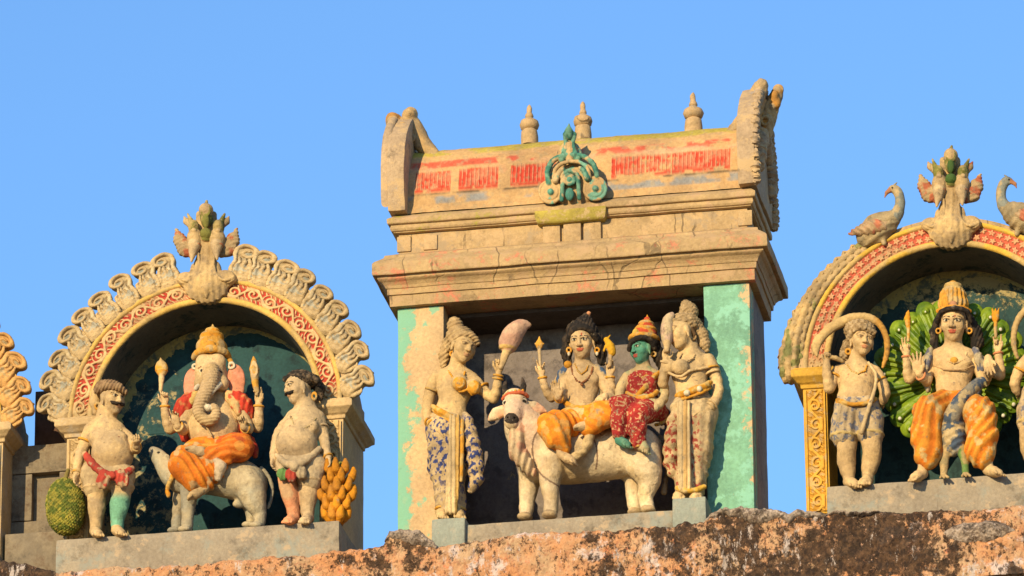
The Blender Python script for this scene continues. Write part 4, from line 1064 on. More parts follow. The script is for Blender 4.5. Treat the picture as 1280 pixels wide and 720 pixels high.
S.tube([(272, 568, -34), (277, 582, -34), (274, 597, -30)], [6, 7, 4], (.6, .5, .4), k=2); S.paint_ell((301, 556, -39), (7, 6, 6), (.70, .30, .06))
carve('loincloth', S, root, M['paint'], AT)
S = Sculpt(.75)
rd = blotch((.50, .045, .025), (.54, .20, .08), .14, .54, .72, 7)
for pts, rs in (([(246, 497, -8), (236, 502, -6), (230, 512, -2), (229, 526, 3), (232, 545, 8)], [8, 11, 12, 10, 8]), ([(288, 497, -8), (298, 500, -6), (305, 508, -2), (307, 522, 4), (304, 545, 8)], [8, 11, 12, 10, 8]),
                ([(308, 545, 4), (315, 556, 2), (318, 568, 0)], [6, 6, 4.5])): S.tube(pts, rs, rd, k=3, sm=2, disp=foldy((1, .3, 0), .8, .6))
S.tube([(246, 492, -12), (240, 500, -12)], 5, (.55, .40, .16), k=3); S.tube([(286, 492, -12), (294, 505, -14), (299, 515, -14)], [6, 5, 4], blotch((.56, .40, .2), (.5, .10, .05), .12, .5, .6, 3), k=3)
carve('shawl', S, root, M['paint'], AT)
S = Sculpt(.7)
gd = blotch((.60, .31, .05), (.50, .36, .18), .12, .48, .62, 3); gd2 = blotch((.62, .27, .02), (.56, .38, .14), .1, .48, .64, 8)
S.tube([(243, 444, -8), (250, 437, -20), (265, 433, -26), (280, 436, -20), (286, 443, -8)], 4.0, gd, k=2, sm=3); S.ell((265, 432, -6), (19.5, 14, 19), gd, k=3); S.ell((265, 420, -6), (15, 9, 14), gd2, k=2)
S.ell((266, 416, -6), (14, 3.6, 14), gd, k=1); S.ell((266, 411, -6), (9, 4.5, 9), gd2, k=2); S.cap((266, 410, -6), (266, 402.5, -6), 4, .8, gd2, k=2)
S.ell((265, 431, -24), (6, 8, 4), (.6, .28, .03), k=1)
for x in (248, 257, 273, 282): S.ell((x, 437, -22+abs(x-265)*.5), (2.6, 3, 2.6), WHITE if x in (248, 282) else (.45, .12, .1), k=.5)
S.tor((244, 456, -10), 3, 1.5, WHITE, k=.5); S.tor((290, 455, -10), 3.6, 1.6, WHITE, k=.5); S.tube([(285, 440, -10), (288, 448, -8), (290, 452, -8)], 3, gd, k=1)
carve('crown', S, root, M['paint'], AT)
S = Sculpt(.65)
bangle(S, (207, 518, -7), (206, 503, -10), .75, 6.2, 1.5, gd); bangle(S, (324, 517, -7), (324, 503, -10), .75, 6.2, 1.5, gd); bangle(S, (229, 536, -14), (223, 531, -24), .8, 7, 1.5, gd); bangle(S, (311, 535, -13), (306, 533, -24), .7, 7, 1.5, gd)
S.tube([(236, 554, -19), (250, 556, -25), (267, 557, -27), (286, 556, -24), (300, 552, -17)], 3, (.60, .30, .05), k=1, sm=2)
S.tube([(254, 512, -22), (258, 530, -28), (266, 544, -27)], 1.2, (.5, .36, .2), k=.5)
carve('ornaments', S, root, M['paint'], AT)
S = Sculpt(.65)
S.tube([(201, 486, -15), (202, 470, -14), (202, 462, -14)], [2.6, 3.4, 3.6], pale, k=1); S.ell((202, 458, -14), (8, 10, 6), gd, k=1.5); S.ell((202, 461, -14), (8.3, 2, 6.5), gd2, k=.5); S.cap((202, 450, -14), (201, 445, -14), 3, .8, gd)
carve('hand_axe', S, root, M['paint'], AT)
S = Sculpt(.65)
S.tube([(322, 487, -16), (320, 476, -15), (319, 460, -15), (318, 444, -15)], [3.4, 4, 6, .9], gd, k=1, sm=2); S.tor((319, 460, -19), (3.4, 8), 1.3, pale, k=.4); S.ell((319, 460, -18), (1.6, 6, 2), (.35, .2, .06), k=.3)
carve('noose', S, root, M['paint'], AT)

root = new_statue('mouse_statue', 'grey mouse statue with long tail and yellow collar carrying the elephant headed figure', AT)
S = Sculpt(.75); ms = blotch((.33, .315, .275), (.42, .36, .27), .035, .42, .62, 4)
S.tube([(236, 592, 0), (262, 594, 0), (290, 597, 0), (311, 604, 0)], [20, 22, 24, 23], ms, k=6, sm=2)
S.tube([(229, 600, -2), (217, 594, -4), (207, 582, -6), (198, 570, -8), (191, 562, -8)], [17, 15, 11.5, 8, 4], ms, k=4, sm=3)
S.ell((190, 561, -8), (3, 2.6, 3), (.3, .2, .15), k=1); S.ell((209, 572, -15), (4, 5, 2.5), ms, k=1.5); S.paint_ell((199, 565, -16), (1.8, 1.6, 4), BLACK); S.paint_tube([(190, 566, -12), (198, 575, -16)], .8, (.2, .14, .1))
S.tube([(238, 608, -12), (236, 628, -12), (235, 645, -12), (234, 661, -12)], [12, 8.5, 6.6, 6.4], ms, k=4, sm=2); S.tube([(226, 610, 8), (222, 640, 8), (220, 663, 6)], [9, 6.6, 6], ms, k=4, sm=2)
S.tube([(314, 610, -10), (319, 628, -12), (325, 642, -9), (324, 656, -10)], [20, 13, 7, 6.4], ms, k=4, sm=2); S.tube([(306, 620, 10), (314, 640, 10), (314, 657, 8)], [12, 7, 6], ms, k=4)
for x, y, w_ in ((231, 662, -18), (217, 664, 1), (320, 657, -16), (310, 657, 2)): S.ell((x, y-1, w_), (8, 4, 6), ms, k=2)
S.ell((300, 630, -2), (9, 5, 6), ms, k=5)
S.tube([(327, 586, 2), (336, 596, 3), (340, 610, 3), (339, 624, 2), (335, 635, 0)], [3, 2.4, 2.2, 2, 1.4], ms, k=1, sm=3)
carve('body', S, root, M['paint'], AT)
S = Sculpt(.7); S.tube([(222, 583, -20), (217, 594, -22), (211, 607, -16), (209, 616, -12)], [2.4, 2.6, 2.6, 2], gd2, k=1, sm=3); S.ell((211, 618, -14), (3, 4, 3), gd2)
carve('collar', S, root, M['paint'], AT)

# --- pot bellied moustached men left and right of it
AT = (134, 667, -.14)
root = new_statue('attendant_statue', 'pot bellied moustached man statue with red bow at the waist standing beside the green jackfruit', AT)
S = Sculpt(.7); sk = blotch((.58, .42, .24), (.48, .36, .23), .06, .45, .62, 3)
fr = frame(48, 8, 3)
L = face(S, (141, 497, -6), 40, fr, sk, brow=(.03, .02, .015), moustache=(.03, .02, .015), lips=(.50, .28, .16))
S.tube([(134, 512, 2), (132, 528, 2)], [12.5, 14], sk, k=5); S.ell((132, 533, 2), (24, 10, 12), sk, k=6)
S.ell((132, 543, 0), (25, 20, 17), sk, k=5); S.ell((141, 566, -6), (26, 25, 23), sk, k=8); S.ell((135, 590, 0), (29, 19, 20), sk, k=6)
S.ell((122, 546, -13), (9, 7, 6), sk, k=5); S.ell((150, 545, -13), (9, 7, 6), sk, k=5); S.paint_ell((150, 546, -19), (1.5, 1.5, 4), (.3, .16, .1))
S.ell((156, 573, -27), (2.2, 2.2, 3), None, op='-', k=1)
limb(S, [(112, 537, 2), (106, 553, 3), (100, 568, 2), (97, 582, -4), (96, 592, -7)], [10, 9.5, 8, 6.6, 5.2], sk, sm=2)
hand(S, q((96, 591, -8)), (-.1, 1, -.1), (.9, .1, -.4), 21, sk, curl=22, thumb=-1)
limb(S, [(154, 541, 2), (164, 551, -4), (170, 560, -8), (172, 556, -22)], [9.5, 9, 8, 5.6], sk, sm=2)
hand(S, q((172, 556, -23)), (.25, -.35, -1), (-.2, -1, -.2), 19, sk, curl=35, thumb=-1)
tealleg = lambda p: cmix(cmix((.58, .42, .25), (.50, .38, .24), sstep(.4, .6, fbm(p[:, 0]*.1, p[:, 1]*.1, 0, 4))), (.18, .44, .34), sstep(.42, .54, fbm(p[:, 0]*.06, p[:, 1]*.06, 0, 14)+.06)*sstep(618, 630, p[:, 1]))
S.tube([(121, 598, 0), (121, 616, -4), (121, 634, -2), (120, 650, 0), (120, 661, 0)], [14, 11, 10.4, 7.2, 6.8], sk, k=3, sm=2); S.tube([(150, 598, -2), (152, 616, -6), (149, 634, -4), (147, 650, -2), (147, 660, -2)], [14, 11, 10.4, 7.2, 6.8], tealleg, k=4, sm=2)
foot(S, (119, 664, -3), (124, 667, -24), 6.6, sk); foot(S, (146, 663, -4), (153, 666, -24), 6.4, sk)
carve('body', S, root, M['paint'], AT)
S = Sculpt(.7); hc = blotch((.30, .20, .12), (.20, .12, .07), .2, .4, .6)
S.ell((137, 485, -2), (19, 11, 19), hc, k=2, disp=foldy((1, .4, .3), 1.6, .5)); S.tube([(122, 487, -10), (134, 481, -19), (150, 482, -19), (157, 488, -12)], [4.5, 5, 5, 4], hc, k=2, disp=foldy((1, .4, .3), 1.6, .5)); S.tube([(121, 490, 4), (118, 502, 6), (119, 514, 7)], [7, 6.5, 4], sk, k=3)
carve('hair', S, root, M['paint'], AT)
S = Sculpt(.75)
cl = blotch((.56, .43, .27), (.46, .35, .22), .08, .45, .6, 2)
S.ell((135, 594, 0), (33, 19, 22), cl, k=4); S.tube([(119, 594, -1), (120, 610, -3)], [18, 15.5], cl, k=5); S.tube([(151, 594, -3), (153, 607, -5)], [17, 14.5], cl, k=5)
S.tor((120, 611, -3), 15, 1.6, pale, rot=np.array(((1, 0, 0), (0, 0, 1), (0, 1, 0)))); S.tor((153, 608, -5), 14, 1.6, pale, rot=np.array(((1, 0, 0), (0, 0, 1), (0, 1, 0))))
carve('short_breeches', S, root, M['paint'], AT)
S = Sculpt(.7); rs_ = blotch((.46, .06, .04), (.48, .32, .2), .12, .52, .6, 5)
S.tube([(107, 567, -8), (115, 577, -18), (127, 588, -25), (142, 594, -28), (158, 591, -24), (166, 585, -14)], [4, 5, 4.6, 4.6, 4.2, 3.5], rs_, k=2, sm=2)
S.ell((131, 599, -28), (9, 12, 4), rs_, rot=rotz(22), k=2, disp=foldy((1, .2, 0), .9, .7)); S.ell((153, 597, -28), (9, 12, 4), rs_, rot=rotz(-24), k=2, disp=foldy((1, .2, 0), .9, .7)); S.ell((142, 593, -31), (5, 5, 4), rs_, k=1)
carve('sash', S, root, M['paint'], AT)
S = Sculpt(.65); bangle(S, (112, 537, 2), (100, 568, 2), .45, 10.4, 1.6, gd); bangle(S, (97, 582, -4), (96, 592, -7), .8, 6, 1.4, gd); bangle(S, (170, 560, -8), (172, 556, -22), .8, 6.5, 1.4, gd)
S.tor((122, 506, -2), (3, 4), 1.4, gd); beads(S, [(118, 536, -13), (128, 549, -19), (140, 552, -21), (150, 544, -18), (153, 534, -12)], 1.5, blotch((.5, .38, .2), (.2, .42, .34), .3), 2.8)
carve('ornaments', S, root, M['paint'], AT)

AT = (374, 652, -.14)
root = new_statue('attendant_statue', 'pot bellied moustached man statue with one pinkish leg standing beside the yellow banana bunch', AT)
S = Sculpt(.7); sk = blotch((.57, .43, .28), (.48, .37, .25), .06, .45, .62, 13)
fr = frame(-52, 8, -2)
L = face(S, (372, 484, -6), 40, fr, sk, brow=(.015, .012, .01), moustache=(.015, .012, .01), lips=(.48, .28, .17))
S.tube([(380, 498, 2), (383, 515, 3)], [12.5, 14], sk, k=5); S.ell((382, 519, 3), (24, 10, 12), sk, k=6)
S.ell((381, 530, 1), (25, 20, 17), sk, k=5); S.ell((371, 554, -6), (26, 25, 23), sk, k=8); S.ell((377, 578, 1), (29, 19, 20), sk, k=6)
S.ell((364, 531, -12), (9, 7, 6), sk, k=5); S.ell((389, 532, -13), (9, 7, 6), sk, k=5); S.ell((357, 561, -26), (2.2, 2.2, 3), None, op='-', k=1); S.paint_ell((364, 532, -19), (1.5, 1.5, 4), (.3, .16, .1))
limb(S, [(398, 522, 3), (402, 535, 4), (405, 548, 2), (408, 562, -3), (411, 572, -6)], [10, 9.5, 8, 6.4, 5.2], sk, sm=2)
hand(S, q((411, 571, -7)), (.15, 1, -.1), (-.9, .1, -.4), 20, sk, curl=20, thumb=1)
limb(S, [(361, 526, 4), (350, 540, 6), (345, 555, 4), (343, 566, -4), (342, 574, -10)], [9.5, 9, 8, 6.4, 5.2], sk, sm=2)
hand(S, q((342, 572, -11)), (-.05, 1, -.2), (.9, .1, -.4), 20, sk, curl=24, thumb=-1)
pk = blotch((.66, .30, .17), (.60, .40, .25), .05, .5, .65, 3)
S.tube([(360, 586, -2), (360, 602, -6), (363, 618, -4), (366, 634, -2), (367, 645, -2)], [14, 11, 10.4, 7.2, 6.8], pk, k=4, sm=2); S.tube([(388, 586, 0), (387, 602, -4), (386, 618, -2), (385, 634, 0), (385, 645, 0)], [14, 11, 10.4, 7.2, 6.8], sk, k=4, sm=2)
foot(S, (368, 648, -4), (360, 651, -24), 6.4, pk); foot(S, (386, 647, -3), (381, 651, -24), 6.6, sk)
carve('body', S, root, M['paint'], AT)
S = Sculpt(.65); hb = blotch((.022, .018, .015), (.12, .085, .06), .3, .5, .65)
curl = lambda x, y, z: .8*np.sin(x*1.1)*np.sin(y*1.2)*np.sin(z*1.1)
S.ell((377, 474, -1), (20, 12, 19), hb, k=2, disp=curl)
for i in range(9):
    t_ = i/8; S.ell((357+t_*40, 472-7*math.sin(t_*math.pi)+t_*2, -15+6*abs(t_-.4)), (4, 4, 4), hb, k=1.5)
S.tube([(394, 474, 4), (399, 484, 6), (400, 496, 7)], [7, 7, 4], hb, k=3, disp=curl)
carve('hair', S, root, M['paint'], AT)
S = Sculpt(.75); cl = blotch((.55, .44, .31), (.47, .38, .27), .08, .45, .6, 2)
S.ell((377, 582, 0), (33, 18, 22), cl, k=4); S.tube([(389, 582, -1), (388, 600, -4)], [18, 16], cl, k=5); S.tube([(360, 580, -3), (360, 592, -5)], [16, 14], cl, k=5)
S.tor((388, 602, -4), 15, 1.6, pale, rot=np.array(((1, 0, 0), (0, 0, 1), (0, 1, 0))))
carve('short_breeches', S, root, M['paint'], AT)
S = Sculpt(.7)
S.tube([(347, 569, -12), (357, 578, -24), (370, 580, -28), (385, 574, -24), (400, 560, -12)], [3.4, 4.4, 5, 4, 3.4], cl, k=2, sm=2); S.ell((369, 582, -30), (6, 7, 5), cl, k=1)
S.ell((354, 592, -24), (7, 8, 4), (.12, .25, .08), k=1, disp=foldy((1, .2, 0), .9, .6)); S.ell((365, 593, -27), (7, 9, 4), (.44, .06, .04), k=1, disp=foldy((1, .2, 0), .9, .6)); S.ell((377, 590, -26), (8, 8, 4), cl, k=2, disp=foldy((1, .2, 0), .9, .6))
carve('sash', S, root, M['paint'], AT)
S = Sculpt(.65); bangle(S, (398, 522, 3), (405, 548, 2), .45, 10.4, 1.5, sk); bangle(S, (408, 562, -3), (411, 572, -6), .8, 6, 1.4, gd); S.tor((393, 494, -4), (2.6, 4), 1.3, gd)
beads(S, [(364, 520, -14), (368, 530, -20), (378, 536, -21), (390, 530, -18), (396, 520, -10)], 1.5, blotch((.45, .36, .2), (.3, .22, .14), .3), 2.8)
carve('ornaments', S, root, M['paint'], AT)

# --- stucco fruit
AT = (82, 670, -.12)
S = Sculpt(.6); gj = lambda p: cmix((.10, .14, .02), (.33, .30, .05), sstep(.35, .65, fbm(p[:, 0]*.25, p[:, 1]*.25, p[:, 2]*.25, 3)))
spk = lambda x, y, z: -1.5*np.maximum(np.sin(x*1.25+y*.1)*np.sin(y*1.25)*np.cos(z*1.1), -.2)-.6*np.sin(x*2.1)*np.sin(y*1.9)*np.sin(z*2.)
S.ell((82, 633, 0), (24, 35, 23), gj, disp=spk); S.ell((81, 646, 0), (21, 22, 21), gj, k=3, disp=spk)
S.tube([(82, 600, 0), (83, 594, 1), (85, 588, 2)], [3.5, 2.6, 2.4], (.25, .2, .06), k=1)
o = carve('jackfruit', S, None, M['paint'], AT); 
def rebase(o, at):
    b = P(*at); o.data.transform(Matrix.Translation(-b)); o.location = b
rebase(o, AT); tag(o, 'round spiky green stucco jackfruit at the foot of the left column', 'fruit')
AT = (420, 652, -.10)
root = new_statue('banana_bunch', 'golden yellow stucco banana bunch standing at the foot of the niche column', AT, 'fruit')
rnd = random.Random(4)
ban = blotch((.60, .25, .012), (.50, .22, .03), .12, .45, .65, 2)
S = Sculpt(.7); S.tube([(421, 586, 0), (421, 615, 2), (422, 650, 2)], [8, 14, 9], (.38, .17, .02), k=3); S.ell((411, 583, -8), (7, 6, 5), (.16, .28, .04), k=2); S.ell((426, 581, -4), (8, 4, 5), (.30, .26, .04), k=2)
carve('stalk', S, root, M['paint'], AT)
for row in range(6):
    yb = 650-row*11.5; half = (13, 16, 18.5, 19, 18, 14)[row]
    nb_ = 4 if row % 2 == 0 else 3
    for i in range(nb_):
        f = (i-(nb_-1)/2)/((nb_-1)/2)*(.96 if nb_ == 4 else .68)
        wz = -17*math.cos(f*1.35)-2
        bx_, by_ = 421+f*half*.5, yb+2
        tx_, ty_ = 421+f*half*1.22+rnd.uniform(-1, 1), yb-19+abs(f)*1.5+rnd.uniform(-2, 1.5)
        S = Sculpt(.75); rr_ = rnd.uniform(.92, 1.1)
        S.tube([(bx_, by_, wz*.7), (bx_*.4+tx_*.6+f*2.2, by_-9, wz-3), (tx_, ty_+3, wz-4), (tx_-f*.6, ty_-3, wz-1)], [3.4*rr_, 5.2*rr_, 3.6*rr_, .9], ban, k=1.5, sm=2)
        S.paint_ell((tx_-f*.6, ty_-3, wz-1), (2.6, 2.2, 4), (.12, .07, .02))
        carve('banana', S, root, M['paint'], AT)
# --- woman attendants of the pavilion
ring_h = np.array(((1, 0, 0), (0, 0, 1), (0, 1, 0)))
AT = (560, 647, -.11)
root = new_statue('woman_statue', 'woman statue in blue patterned skirt raising a pale pink fly whisk by the left pillar', AT)
S = Sculpt(.7); sk = blotch((.58, .42, .23), (.49, .36, .21), .05, .45, .62, 21)
fr = frame(38, 16, -10)
face(S, (580, 431, -8), 42, fr, sk, brow=(.26, .17, .1), lips=(.50, .29, .17), soft=True)
S.tube([(573, 446, 0), (571, 460, 2)], [9.5, 10.5], sk, k=5)
S.ell((569, 470, 3), (26, 13, 13), sk, k=6); S.ell((568, 486, 2), (22, 22, 15), sk, k=6); S.ell((564, 510, 2), (19, 16, 13), sk, k=7); S.ell((561, 530, 2), (27, 20, 17), sk, k=7)
S.ell((575, 477, -13), (10.5, 10.5, 10), sk, k=3); S.ell((592, 482, -10), (9.5, 10, 9), sk, k=3)
limb(S, [(545, 470, 2), (538, 487, 4), (534, 508, 3), (535, 524, -4), (543, 534, -13)], [10, 9.2, 7.8, 6.6, 5.4], sk, sm=2)
hand(S, q((543, 534, -13)), (.75, .35, -.45), (-.2, .35, .7), 24, sk, curl=20, thumb=-1)
limb(S, [(591, 472, 1), (603, 485, -1), (617, 497, -4), (622, 480, -12), (624, 464, -16)], [9.5, 8.6, 7.8, 6.3, 5.0], sk, sm=2)
hand(S, q((624, 464, -16)), (.08, -1, -.1), (.3, 0, -1), 24, sk, curls=(60, 70, 80, 85), thumb=-1)
S.tube([(555, 535, 0), (552, 590, 0), (551, 640, -2)], [12, 9, 6], sk); S.tube([(568, 535, 0), (571, 590, 0), (572, 640, -2)], [12, 9, 6], sk)
for x in (551, 572): foot(S, (x, 640, -2), (x+3, 645, -22), 6.6, sk)
carve('body', S, root, M['paint'], AT)
S = Sculpt(.7); hs_ = blotch((.44, .32, .18), (.36, .25, .14), .2, .4, .6)
hd = foldy((.6, 1, .3), 1.5, .5)
S.ell((576, 420, 1), (19, 14, 19), hs_, k=2, disp=hd); S.tube([(562, 434, -4), (566, 424, -13), (577, 417, -19), (590, 417, -19), (597, 426, -13)], [4, 4.2, 4, 4, 3.6], hs_, k=2, sm=2, disp=hd)
S.ell((569, 405, 3), (10.5, 11.5, 10.5), hs_, k=2, disp=hd); S.tor((570, 413, 3), 8.5, 2.2, gd, rot=ring_h)
S.tube([(560, 428, 3), (555, 442, 5), (554, 455, 5)], [8, 7, 4], hs_, k=3, disp=hd); S.tube([(597, 424, -9), (598, 430, -8)], 2.2, BLACK, k=.5)
carve('hair', S, root, M['paint'], AT)
def pleats(cx, amp=1.1, fr_=.62):
    return lambda x, y, z: amp*np.sin((x-cx)*fr_+.02*(y-560)+1.2*np.sin(y*.035))*np.clip((y-515)/40, 0.1, 1)
blu = lambda p: cmix(cmix((.55, .42, .26), (.46, .35, .22), sstep(.4, .6, fbm(p[:, 0]*.08, p[:, 1]*.08, 0, 2))), (.035, .055, .22),
      sstep(.53, .57, fbm(p[:, 0]*.34, p[:, 1]*.24, p[:, 2]*.34, 6)+.06*np.sin(p[:, 0]*.35+p[:, 1]*.6))*sstep(519, 530, p[:, 1])*np.clip(1.05-.8*sstep(585, 640, p[:, 1])*(p[:, 0] < 580), 0, 1))
S = Sculpt(.7)
hz = lambda x, y, z: 1.5*np.abs(np.sin(y*.26+x*.10+.02*(x-560)**2*.1))*np.clip((y-525)/30, 0, 1)*(x < 575)
S.ell((560, 534, 2), (28, 24, 18), blu, k=6); S.tube([(559, 545, 1), (559, 585, 1), (563, 625, 0), (565, 639, 0)], [26, 23, 18, 17.5], blu, k=8, disp=lambda x, y, z: pleats(560)(x, y, z)*.5+hz(x, y, z)+np.maximum(np.abs(z)-15, 0)*.35)
S.tube([(583, 520, -12), (589, 545, -14), (594, 575, -13), (595, 598, -10), (589, 614, -8)], [6, 9, 10, 8.5, 4], blu, k=3, sm=2, disp=lambda x, y, z: 1.2*np.sin(y*.38+x*.2))
S.box((567, 580, -24), (7.5, 62, 4), 3, lambda p: cmix((.56, .43, .26), (.58, .36, .10), (np.abs(p[:, 0]-577) < 2.4).astype(float)*.9), rot=rotz(2), k=2, disp=lambda x, y, z: .8*np.cos(x*1.2))
carve('skirt', S, root, M['paint'], AT)
S = Sculpt(.65); g3 = blotch((.60, .29, .03), (.56, .38, .14), .14, .48, .64, 3)
S.tube([(541, 507, -9), (550, 513, -17), (564, 521, -19), (577, 528, -18), (586, 530, -12)], [3, 4, 4.2, 4.2, 3], g3, k=1, sm=3); S.tube([(541, 512, -10), (556, 522, -19), (575, 532, -20)], 1.6, g3, k=.5, sm=2)
S.tube([(578, 526, -22), (578, 560, -26), (577, 600, -26)], [3, 2.4, 2.2], g3, k=.5)
carve('waist_belt', S, root, M['paint'], AT)
S = Sculpt(.65)
S.ell((575, 478, -17), (9, 9, 8), g3, k=1); S.ell((593, 483, -14), (8, 9, 7), g3, k=1); S.tor((575, 477, -22), 5, 1.2, (.6, .38, .14), k=1); S.tor((593, 482, -18), 4.5, 1.2, (.6, .38, .14), k=1)
S.tube([(566, 470, -12), (575, 488, -16), (585, 485, -16), (590, 492, -12), (600, 488, -6)], 1.5, g3, k=.5, sm=2)
carve('breast_band', S, root, M['paint'], AT)
S = Sculpt(.65)
for l, f, r_ in ((((545, 470, 2), (534, 508, 3)), .45, 10), (((535, 524, -4), (543, 534, -13)), .6, 6.8), (((591, 472, 1), (617, 497, -4)), .5, 9.6), (((622, 480, -12), (624, 464, -16)), .75, 6.4)): bangle(S, *l, f, r_, 1.5, g3)
S.tor((553, 636, -4), 8, 1.8, g3, rot=ring_h); S.tor((573, 636, -4), 8, 1.8, g3, rot=ring_h); bangle(S, (535, 524, -4), (543, 534, -13), .25, 7.4, 1.4, g3); bangle(S, (622, 480, -12), (624, 464, -16), .5, 6.8, 1.3, g3)
beads(S, [(561, 462, -9), (567, 472, -14), (574, 475, -18), (580, 470, -13), (582, 461, -7)], 1.4, g3, 2.6); S.tor((566, 440, -4), 3.2, 1.4, g3); S.ell((566, 447, -5), (2, 3, 2), g3)
carve('jewellery', S, root, M['paint'], AT)
S = Sculpt(.65); wp = blotch((.60, .40, .31), (.55, .33, .26), .1, .4, .6)
S.tube([(627, 458, -26), (632, 442, -22), (637, 432, -20)], [3.2, 4.5, 6], sk, k=1); S.tube([(636, 428, -20), (641, 417, -20), (649, 408, -19), (656, 404, -18), (663, 404, -17)], [11, 12, 9, 5, 1.2], wp, k=3, sm=3, disp=foldy((.5, 1, 0), .25, .3))
S.tor((635, 433, -20), 8, 2.6, blotch((.6, .4, .15), SKIN, .2), rot=ring_h, k=1); S.tube([(650, 402, -20), (657, 401, -18), (664, 404, -17)], [1.5, 2, 1], (.60, .34, .16), k=1)
carve('fly_whisk', S, root, M['paint'], AT)

AT = (862, 622, -.11)
root = new_statue('woman_statue', 'woman statue in pale skirt with red pattern leaning by the turquoise pillar', AT)
S = Sculpt(.7); sk = blotch((.58, .43, .25), (.48, .36, .22), .05, .45, .62, 31)
fr = frame(-50, 14, 6)
face(S, (850, 414, -8), 43, fr, sk, brow=(.28, .18, .1), lips=(.50, .29, .18), soft=True)
S.tube([(862, 426, 0), (864, 440, 2)], [10, 11], sk, k=5)
S.ell((862, 450, 3), (27, 13, 13), sk, k=6); S.ell((862, 466, 2), (23, 22, 15), sk, k=6); S.ell((865, 488, 2), (20, 16, 14), sk, k=7); S.ell((868, 508, 2), (28, 20, 18), sk, k=7)
S.ell((836, 457, -12), (9, 10, 9), sk, k=3); S.ell((851, 458, -14), (10.5, 10.5, 10), sk, k=3)
limb(S, [(886, 449, 2), (893, 464, 4), (898, 486, 3), (893, 502, -5), (883, 512, -13)], [10.5, 9.6, 8.2, 6.8, 5.6], sk, sm=2)
hand(S, q((883, 512, -13)), (-.85, .2, -.4), (.2, .35, .7), 25, sk, curl=18, thumb=1)
limb(S, [(838, 452, 2), (831, 464, -1), (828, 478, -5), (830, 462, -13), (832, 448, -17)], [9.5, 8.6, 7.8, 6.3, 5.0], sk, sm=2)
hand(S, q((832, 449, -17)), (.02, -1, -.1), (.5, 0, -1), 22, sk, curls=(60, 70, 80, 85), thumb=1)
S.tube([(859, 512, 0), (854, 560, 0), (851, 615, -2)], [12, 9, 6], sk); S.tube([(874, 512, 0), (873, 560, 0), (872, 615, -2)], [12, 9, 6], sk)
for x in (851, 872): foot(S, (x, 615, -2), (x-3, 621, -22), 6.6, sk)
carve('body', S, root, M['paint'], AT)
S = Sculpt(.7); hk = lambda x, y, z: .6*np.sin(x*1.1)*np.sin(y*1.1)*np.sin(z*1.1)+.35*np.sin(x*.7+y*1.3)
hs_ = blotch((.42, .31, .19), (.33, .24, .14), .2, .4, .6)
S.ell((856, 403, 0), (20, 14, 19), hs_, k=2, disp=hk); S.ell((861, 387, 1), (12, 12, 12), hs_, k=3, disp=hk); S.ell((858, 378, 0), (7, 6, 7), hs_, k=2, disp=hk)
S.tube([(870, 404, 2), (877, 416, 4), (881, 428, 5), (884, 436, 5)], [8, 8, 7, 3], hs_, k=3, disp=hk); S.tube([(836, 404, -14), (842, 399, -19), (856, 398, -17), (868, 404, -10)], [3, 3.4, 3.4, 3], hs_, k=1, sm=2, disp=hk)
S.tube([(864, 409, -11), (868, 416, -9), (868, 424, -7)], [3, 2.4, 1.6], (.1, .06, .03), k=1)
carve('hair', S, root, M['paint'], AT)
rdp = lambda p: cmix(cmix((.57, .44, .28), (.48, .37, .23), sstep(.4, .6, fbm(p[:, 0]*.08, p[:, 1]*.08, 0, 2))), (.36, .07, .05),
      sstep(.55, .59, fbm(p[:, 0]*.34, p[:, 1]*.25, p[:, 2]*.34, 16)+.06*np.sin(p[:, 1]*.6))*sstep(520, 534, p[:, 1])*np.clip(sstep(884, 874, p[:, 0]), 0, 1))
S = Sculpt(.7)
S.ell((869, 512, 2), (29, 24, 19), rdp, k=6); S.tube([(869, 525, 1), (868, 560, 1), (864, 598, 0), (863, 614, 0)], [26, 23, 19, 18], rdp, k=8, disp=lambda x, y, z: .6*np.sin((x-860)*.6+1.2*np.sin(y*.035))+1.5*np.abs(np.sin(y*.25-x*.10))*np.clip((y-520)/25, 0, 1)*(x > 866)+np.maximum(np.abs(z)-15, 0)*.35)
S.tube([(848, 500, -12), (843, 525, -14), (839, 556, -12), (838, 580, -9), (843, 596, -7)], [6, 8.5, 9.5, 8, 4], rdp, k=3, sm=2, disp=lambda x, y, z: 1.2*np.sin(y*.38+x*.2))
S.box((855, 556, -24), (8, 56, 4), 3, lambda p: cmix((.57, .44, .27), (.5, .3, .1), (np.abs(p[:, 0]-861.) < 2.4)*.7), rot=rotz(-1), k=2, disp=lambda x, y, z: .8*np.cos(x*1.2))
S.tube([(846, 610, -20), (856, 613, -25), (870, 612, -22), (880, 608, -14)], 3.2, blotch((.58, .36, .06), (.5, .38, .2), .2), k=1.5)
carve('skirt', S, root, M['paint'], AT)
S = Sculpt(.65)
S.tube([(846, 494, -11), (852, 492, -17), (866, 487, -21), (880, 482, -17), (888, 477, -9)], [3, 4, 4.2, 4.2, 3], g3, k=1, sm=3); S.tube([(847, 500, -13), (862, 495, -22), (878, 489, -20), (888, 484, -10)], 1.8, g3, k=.5, sm=2); S.ell((858, 490, -24), (4, 4, 3), WHITE, k=.5); S.ell((874, 485, -23), (3.4, 3.4, 3), WHITE, k=.5)
carve('waist_belt', S, root, M['paint'], AT)
S = Sculpt(.65)
S.tube([(832, 462, -14), (842, 468, -18), (852, 469, -20), (862, 462, -16), (876, 460, -11), (886, 458, -6)], 1.7, sk, k=.5, sm=2)
beads(S, [(852, 440, -10), (847, 448, -14), (845, 454, -18), (855, 452, -18), (866, 446, -13), (870, 440, -8)], 1.4, sk, 2.6)
